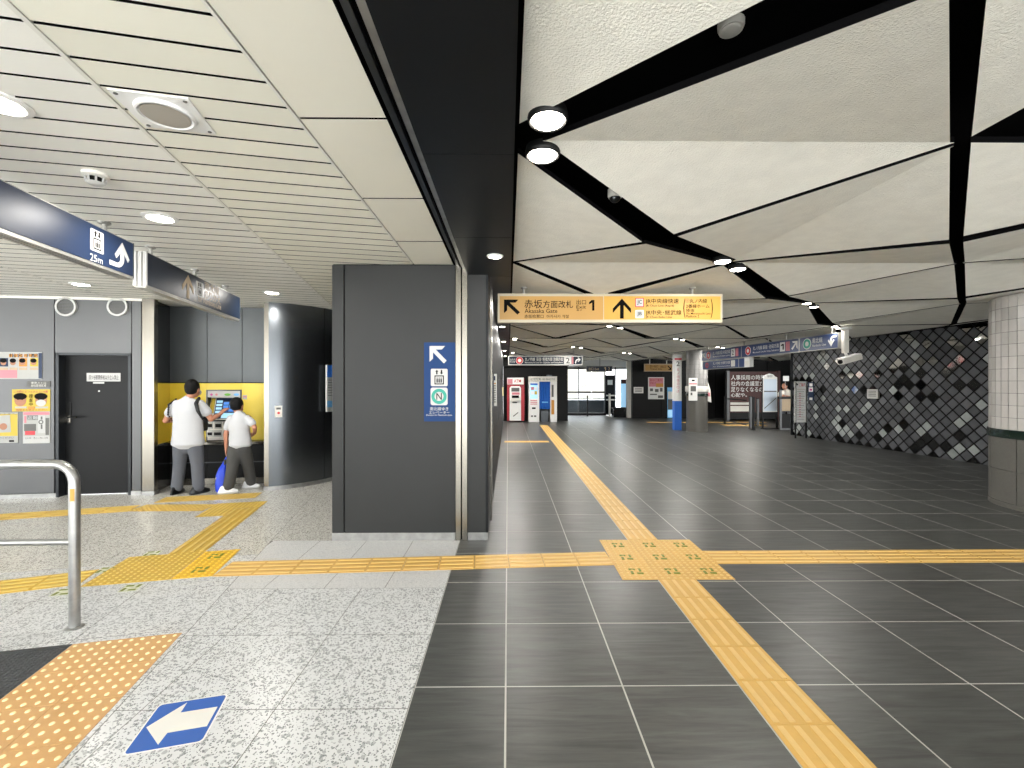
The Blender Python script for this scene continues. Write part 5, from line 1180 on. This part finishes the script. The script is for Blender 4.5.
# ================================================================== PEOPLE
def remeshed(mb, name, mt, voxel, smooth_it, parent):
    me = mb.mesh(name, None); ob = link(name, me)
    r = ob.modifiers.new('r', 'REMESH'); r.mode = 'VOXEL'; r.voxel_size = voxel; r.use_smooth_shade = True
    s_ = ob.modifiers.new('s', 'SMOOTH'); s_.factor = .5; s_.iterations = smooth_it
    dg = bpy.context.evaluated_depsgraph_get(); nm = bpy.data.meshes.new_from_object(ob.evaluated_get(dg)); nm.name = name
    bpy.data.objects.remove(ob); nm.materials.clear(); nm.materials.append(MATS[mt])
    for p in nm.polygons: p.use_smooth = True
    return link(name, nm, parent)
def limb(mb, pts, rs, n=14, sub=4):
    P = [Vector(p) for p in pts]; out = []; rr_ = []
    for i in range(len(P) - 1):
        for k in range(sub): t = k / sub; out.append(P[i].lerp(P[i + 1], t)); rr_.append(rs[i] + (rs[i + 1] - rs[i]) * t)
    out.append(P[-1]); rr_.append(rs[-1]); mb.tube(out, rr_, n)
    for p, r in zip(P, rs): mb.ell(p, (r, r, r), 12, 8)
def hand(mb, wrist, tip_dir, palm_n, s=1.0, curl=.35, thumb_side=1):
    w = Vector(wrist); d = Vector(tip_dir).normalized(); n = Vector(palm_n); n = (n - d * n.dot(d)).normalized(); a = d.cross(n) * thumb_side
    limb(mb, [w, w + d * .03 * s, w + d * .075 * s], [.024 * s, .026 * s, .02 * s], 10, 2)
    for k in (-1, 0, 1): limb(mb, [w + d * .02 * s + a * .012 * k * s, w + d * .08 * s + a * .02 * k * s], [.017 * s, .014 * s], 8, 2)
    for k, L in enumerate((.072, .08, .074, .058)):
        b_ = w + d * .082 * s + a * (.03 - .02 * k) * s; p1 = b_ + (d * math.cos(curl * .5) + n * math.sin(curl * .5)) * L * .45 * s; p2 = p1 + (d * math.cos(curl * 1.6) + n * math.sin(curl * 1.6)) * L * .33 * s; p3 = p2 + (d * math.cos(curl * 2.6) + n * math.sin(curl * 2.6)) * L * .25 * s
        limb(mb, [b_ - d * .01 * s, p1, p2, p3], [.0095 * s, .009 * s, .008 * s, .0072 * s], 8, 2)
    b_ = w + d * .028 * s + a * .026 * s; p1 = b_ + (d * .6 + a * .7 + n * .25).normalized() * .035 * s; p2 = p1 + (d * .85 + a * .25 + n * .3).normalized() * .03 * s
    limb(mb, [b_, p1, p2], [.013 * s, .011 * s, .009 * s], 8, 2)
def shoe(parent, loc, rz, L, mt, sole='white', w=.045):
    e = MB().rings([(0, -.02, .018, w, L * .5), (0, -.02, .045, w * .95, L * .48), (0, -.045, .075, w * .78, L * .32), (0, -.07, .1, w * .72, L * .19)], 18).build('shoe', mt, parent, smooth=True, loc=loc, rz=rz)
    MB().rings([(0, -.02, .008, w * 1.05, L * .52), (0, -.02, .022, w * 1.05, L * .52)], 18).build('sole', sole, e, smooth=True); return e
def person(spec, loc, rz, label):
    e = empty('person', loc, rz); tag(e, label, 'person'); S = spec
    hc = Vector(S['head']); hr = S['hr']; hx = S['tx']
    b = MB(); b.ell(hc, hr, 20, 14); b.ell(hc + Vector((0, .02, -.05)), (hr[0] * .82, hr[1] * .85, hr[2] * .68), 18, 12)
    b.ell(hc + Vector((0, hr[1] * 1.0, -.02)), (.012, .02, .02), 10, 8); b.ell(hc + Vector((0, hr[1] * .86, -.075)), (.022, .014, .008), 10, 8)
    for s_ in (-1, 1): b.ell(hc + Vector((s_ * hr[0] * 1.0, -.005, -.018)), (.012, .02, .03), 10, 8)
    nk = Vector((hx, 0, S['sh'] + .01)); limb(b, [hc + Vector((0, -.01, -.07)), nk], [S['nr'], S['nr'] * 1.1])
    b.rings([(hx, 0, S['hip'] - .02, S['rx'] * .7, S['ry'] * .75), (hx, 0, (S['hip'] + S['sh']) / 2, S['rx'] * .68, S['ry'] * .7), (hx, 0, S['sh'] - .06, S['rx'] * .8, S['ry'] * .75), (hx, 0, S['sh'], S['rx'] * .45, S['ry'] * .5)])
    ar = S['ar']
    for A in S['arms']:
        limb(b, A['pts'], [ar, ar * .86, ar * .62], 14); w = Vector(A['pts'][2]); d_ = A.get('dir') or (w - Vector(A['pts'][1])); hand(b, w, d_, A['palm'], S['hs'], A.get('curl', .35), A.get('ts', 1))
    for Lg in S['legs']: limb(b, Lg, [S['lr'] * .72, S['lr'] * .55, S['lr'] * .42], 14); 
    body = remeshed(b, 'body', 'skin', .0065, 3, e)
    for s_ in (-1, 1): 
        MB().ell(hc + Vector((s_ * .028, hr[1] * .86, .0)), (.012, .006, .006), 10, 8).build('eye', 'ink', e, smooth=True)
    sh = MB(); rx, ry = S['rx'], S['ry']
    sh.rings([(hx + S.get('hemx', 0), 0, S['hem'], rx * 1.1, ry * 1.22), (hx + S.get('hemx', 0) * .6, 0, S['hem'] + .12, rx * 1.02, ry * 1.08), (hx, 0, (S['hem'] + S['sh']) / 2, rx * .97, ry * 1.0), (hx, 0, S['sh'] - .14, rx * 1.0, ry * 1.02), (hx, 0, S['sh'] - .05, rx * .97, ry * .9), (hx, 0, S['sh'] + .005, rx * .66, ry * .66), (hx, -.005, S['sh'] + .04, S['nr'] * 1.25, S['nr'] * 1.3)], 28)
    for A in S['arms']:
        p0, p1 = Vector(A['pts'][0]), Vector(A['pts'][1]); k = A.get('sleeve', .55); limb(sh, [p0 + Vector((-.02 if p0.x > hx else .02, 0, -.01)), p0.lerp(p1, k)], [ar * 1.5, ar * 1.5])
    remeshed(sh, 'shirt', S['shirt'], .010, 4, e)
    tr_ = MB(); tr_.rings([(hx, 0, S['hip'] - .15, rx * .55, ry * .7), (hx, 0, S['hip'] - .08, rx * .86, ry * .9), (hx, 0, S['hip'] - .02, rx * .84, ry * .85), (hx, 0, S['hip'] + .04, rx * .8, ry * .8)], 24)
    for Lg in S['legs']: P = [Vector(p) for p in Lg]; limb(tr_, [P[0], P[0].lerp(P[1], .5), P[1], P[1].lerp(P[2], .5), P[2] + Vector((0, 0, .01))], [S['lr'], S['lr'] * .93, S['lr'] * .8, S['lr'] * .76, S['lr'] * .74], 16)
    remeshed(tr_, 'trousers', S['trousers'], .010, 4, e)
    hb_ = MB(); hb_.ell(hc + Vector((0, -.016, .022)), (hr[0] * 1.12, hr[1] * 1.03, hr[2] * .98), 20, 14); hb_.ell(hc + Vector((0, -.03, -.01)), (hr[0] * 1.05, hr[1] * .8, hr[2] * .72), 18, 12)
    remeshed(hb_, 'hair', 'hair', .011, 2, e)
    return e
K = .01393
man = dict(head=(.055, .02, 1.485), hr=(.08, .096, .118), tx=.0, sh=1.315, hip=.76, hem=.70, rx=.205, ry=.12, nr=.05, ar=.045, hs=1.0, lr=.1, shirt='shirt', trousers='trousers',
    arms=[dict(pts=[(-.19, 0, 1.27), (-.335, .02, 1.03), (-.22, .24, 1.03)], palm=(1, 0, 0), dir=(.8, .5, .1), ts=1), dict(pts=[(.19, 0, 1.27), (.285, .06, 1.05), (.335, .18, 1.11)], palm=(0, .2, -1), dir=(.25, .6, .6), curl=.3, ts=1)],
    legs=[[(-.098, 0, .72), (-.125, .01, .42), (-.15, -.01, .085)], [(.098, 0, .72), (.125, .015, .42), (.15, 0, .085)]])
mp = fl(188, 493.5)
e = person(man, (mp.x, mp.y, 0), -.02, 'man in white T-shirt and grey trousers using the ticket machine')
shoe(e, (-.155, .03, 0), .05, .27, 'shoe_black', 'shoe_black'); shoe(e, (.165, .04, 0), -.45, .27, 'shoe_black', 'shoe_black')
for s_, pts in ((-1, [(-.15, .1, 1.18), (-.17, .0, 1.335), (-.205, -.09, 1.26), (-.225, -.075, 1.12), (-.235, .03, 1.0), (-.2, .12, .95)]), (1, [(.14, .1, 1.2), (.155, .0, 1.345), (.18, -.09, 1.28), (.215, -.105, 1.18), (.235, -.04, 1.06), (.21, .1, .98)])):
    m_ = MB(); P = [Vector(p) for p in pts]; wds = [.02, .026, .03, .028, .018, .016]
    for i in range(len(P) - 1):
        for k in range(5): q = P[i].lerp(P[i + 1], k / 4); r = (wds[i] + (wds[i + 1] - wds[i]) * k / 4) * (1.0 if s_ > 0 else .62); m_.ell(q, (r, r * .75, r), 10, 8)
    remeshed(m_, 'shoulder_strap', 'strap', .009, 3, e)
pk = MB().box(-.12, .12, .13, .25, .86, 1.2).build('front_pack', 'strap', e, .03)
MB().ell((.055, .1, 1.43), (.062, .035, .05), 16, 10).build('face_mask', 'white', e, smooth=True); MB().tube([(.055 + .083, .015, 1.47), (.055 + .08, .05, 1.44), (.055 + .06, .09, 1.43)], .003, 6).build('mask_loop', 'white', e)
boy = dict(head=(.0, .03, 1.243), hr=(.076, .09, .1), tx=.05, sh=1.105, hip=.66, hem=.67, rx=.142, ry=.098, nr=.042, ar=.037, hs=.82, lr=.098, shirt='shirt', trousers='cargo', hemx=.015,
    arms=[dict(pts=[(-.09, 0, 1.06), (-.14, -.01, .82), (-.15, .02, .6)], palm=(1, .2, 0), dir=(-.02, .1, -1), ts=1, curl=.5), dict(pts=[(.185, 0, 1.06), (.285, -.03, .925), (.2, .12, .83)], palm=(-1, 0, 0), dir=(-.7, .6, -.3), ts=-1)],
    legs=[[(-.01, 0, .62), (-.02, -.05, .36), (-.045, -.1, .085)], [(.105, .0, .62), (.105, .11, .37), (.1, .2, .085)]])
bp_ = fl(236, 491.5)
e = person(boy, (bp_.x, bp_.y, 0), 0, 'boy in white T-shirt and dark cargo trousers standing beside the man')
for z in (.44,): 
    MB().box(-.135, -.115, -.07, .03, .37, .47).build('cargo_pocket', 'cargo', e, .006)
shoe(e, (-.02, -.11, 0), -1.15, .25, 'shoe_white', 'white', .042); shoe(e, (.125, .2, 0), -1.1, .24, 'shoe_white', 'white', .042)
# blue bag held by the boy
hp = Vector((bp_.x - .14, bp_.y - .04, 0))
e = empty('drawstring_bag', hp); tag(e, 'shiny blue bag hanging from the boy\'s left hand', 'bag')
m_ = MB(); m_.rings([(-.02, -.05, .03, .068, .05), (-.02, -.05, .12, .076, .055), (-.02, -.045, .25, .07, .05), (-.012, -.035, .34, .05, .035), (0, -.0, .42, .026, .02), (.005, .04, .5, .014, .013)], 18); remeshed(m_, 'bag_body', 'bag_blue', .009, 2, e)
MB().tube([(.0, .03, .46), (.0, .055, .53), (.01, .07, .46)], .006, 8).build('cord', 'bag_blue', e); MB().box(-.07, -.03, -.088, -.08, .2, .23).build('logo_patch', 'white', e)
# attendant in the gate booth
att = dict(man); att['shirt'] = 'off_white'; ap = dp(786.5, 384, 15.8)
att_s = dict(att); att_s['arms'] = [dict(pts=[(-.19, 0, 1.27), (-.27, .1, 1.06), (-.1, .28, 1.12)], palm=(1, 0, 0), dir=(.6, .6, .1)), dict(pts=[(.19, 0, 1.27), (.26, .1, 1.05), (.1, .28, 1.08)], palm=(-1, 0, 0), dir=(-.6, .6, .1), ts=-1)]
e = person(att_s, (ap.x, ap.y, 0), math.radians(130), 'gate attendant in a pale shirt behind the booth counter'); shoe(e, (-.155, .03, 0), 0, .27, 'shoe_black', 'shoe_black'); shoe(e, (.165, .04, 0), 0, .27, 'shoe_black', 'shoe_black')
# ================================================================== LETTERING
jobs = []
for rows_, y, mt, par, nm in TEXTS:
    for (s_, x0, z0, x1, z1) in rows_:
        cu = bpy.data.curves.new('t', 'FONT'); cu.body = s_; cu.resolution_u = 2; cu.offset = .005; ob = bpy.data.objects.new('t', cu); COL.objects.link(ob); jobs.append(ob)
bpy.context.view_layer.update(); dg = bpy.context.evaluated_depsgraph_get(); it = iter(jobs)
for rows_, y, mt, par, nm in TEXTS:
    mb = MB()
    for (s_, x0, z0, x1, z1) in rows_:
        ob = next(it)
        if s_ == '1':
            q = fit([(0, .78), (.5, 1), (1, 1), (1, 0), (.58, 0), (.58, .74), (0, .6)], x0, z0, x1, z1); mb.add([(p[0], y - .0008, p[1]) for p in q], [tuple(range(len(q)))]); continue
        me = bpy.data.meshes.new_from_object(ob.evaluated_get(dg))
        if not me.vertices: continue
        xs = [v.co.x for v in me.vertices]; ys = [v.co.y for v in me.vertices]; a, b_, c, d_ = min(xs), max(xs), min(ys), max(ys)
        f = lambda v: (x0 + (x1 - x0) * (v.co.x - a) / max(b_ - a, 1e-6), y - .0008, z0 + (z1 - z0) * (v.co.y - c) / max(d_ - c, 1e-6))
        mb.add([f(v) for v in me.vertices], [tuple(p.vertices) for p in me.polygons]); bpy.data.meshes.remove(me)
    if mb.v:
        me = bpy.data.meshes.new(nm); me.from_pydata(mb.v, [], mb.f); me.materials.append(MATS[mt]); link(nm, me, par)
for ob in jobs: bpy.data.objects.remove(ob)
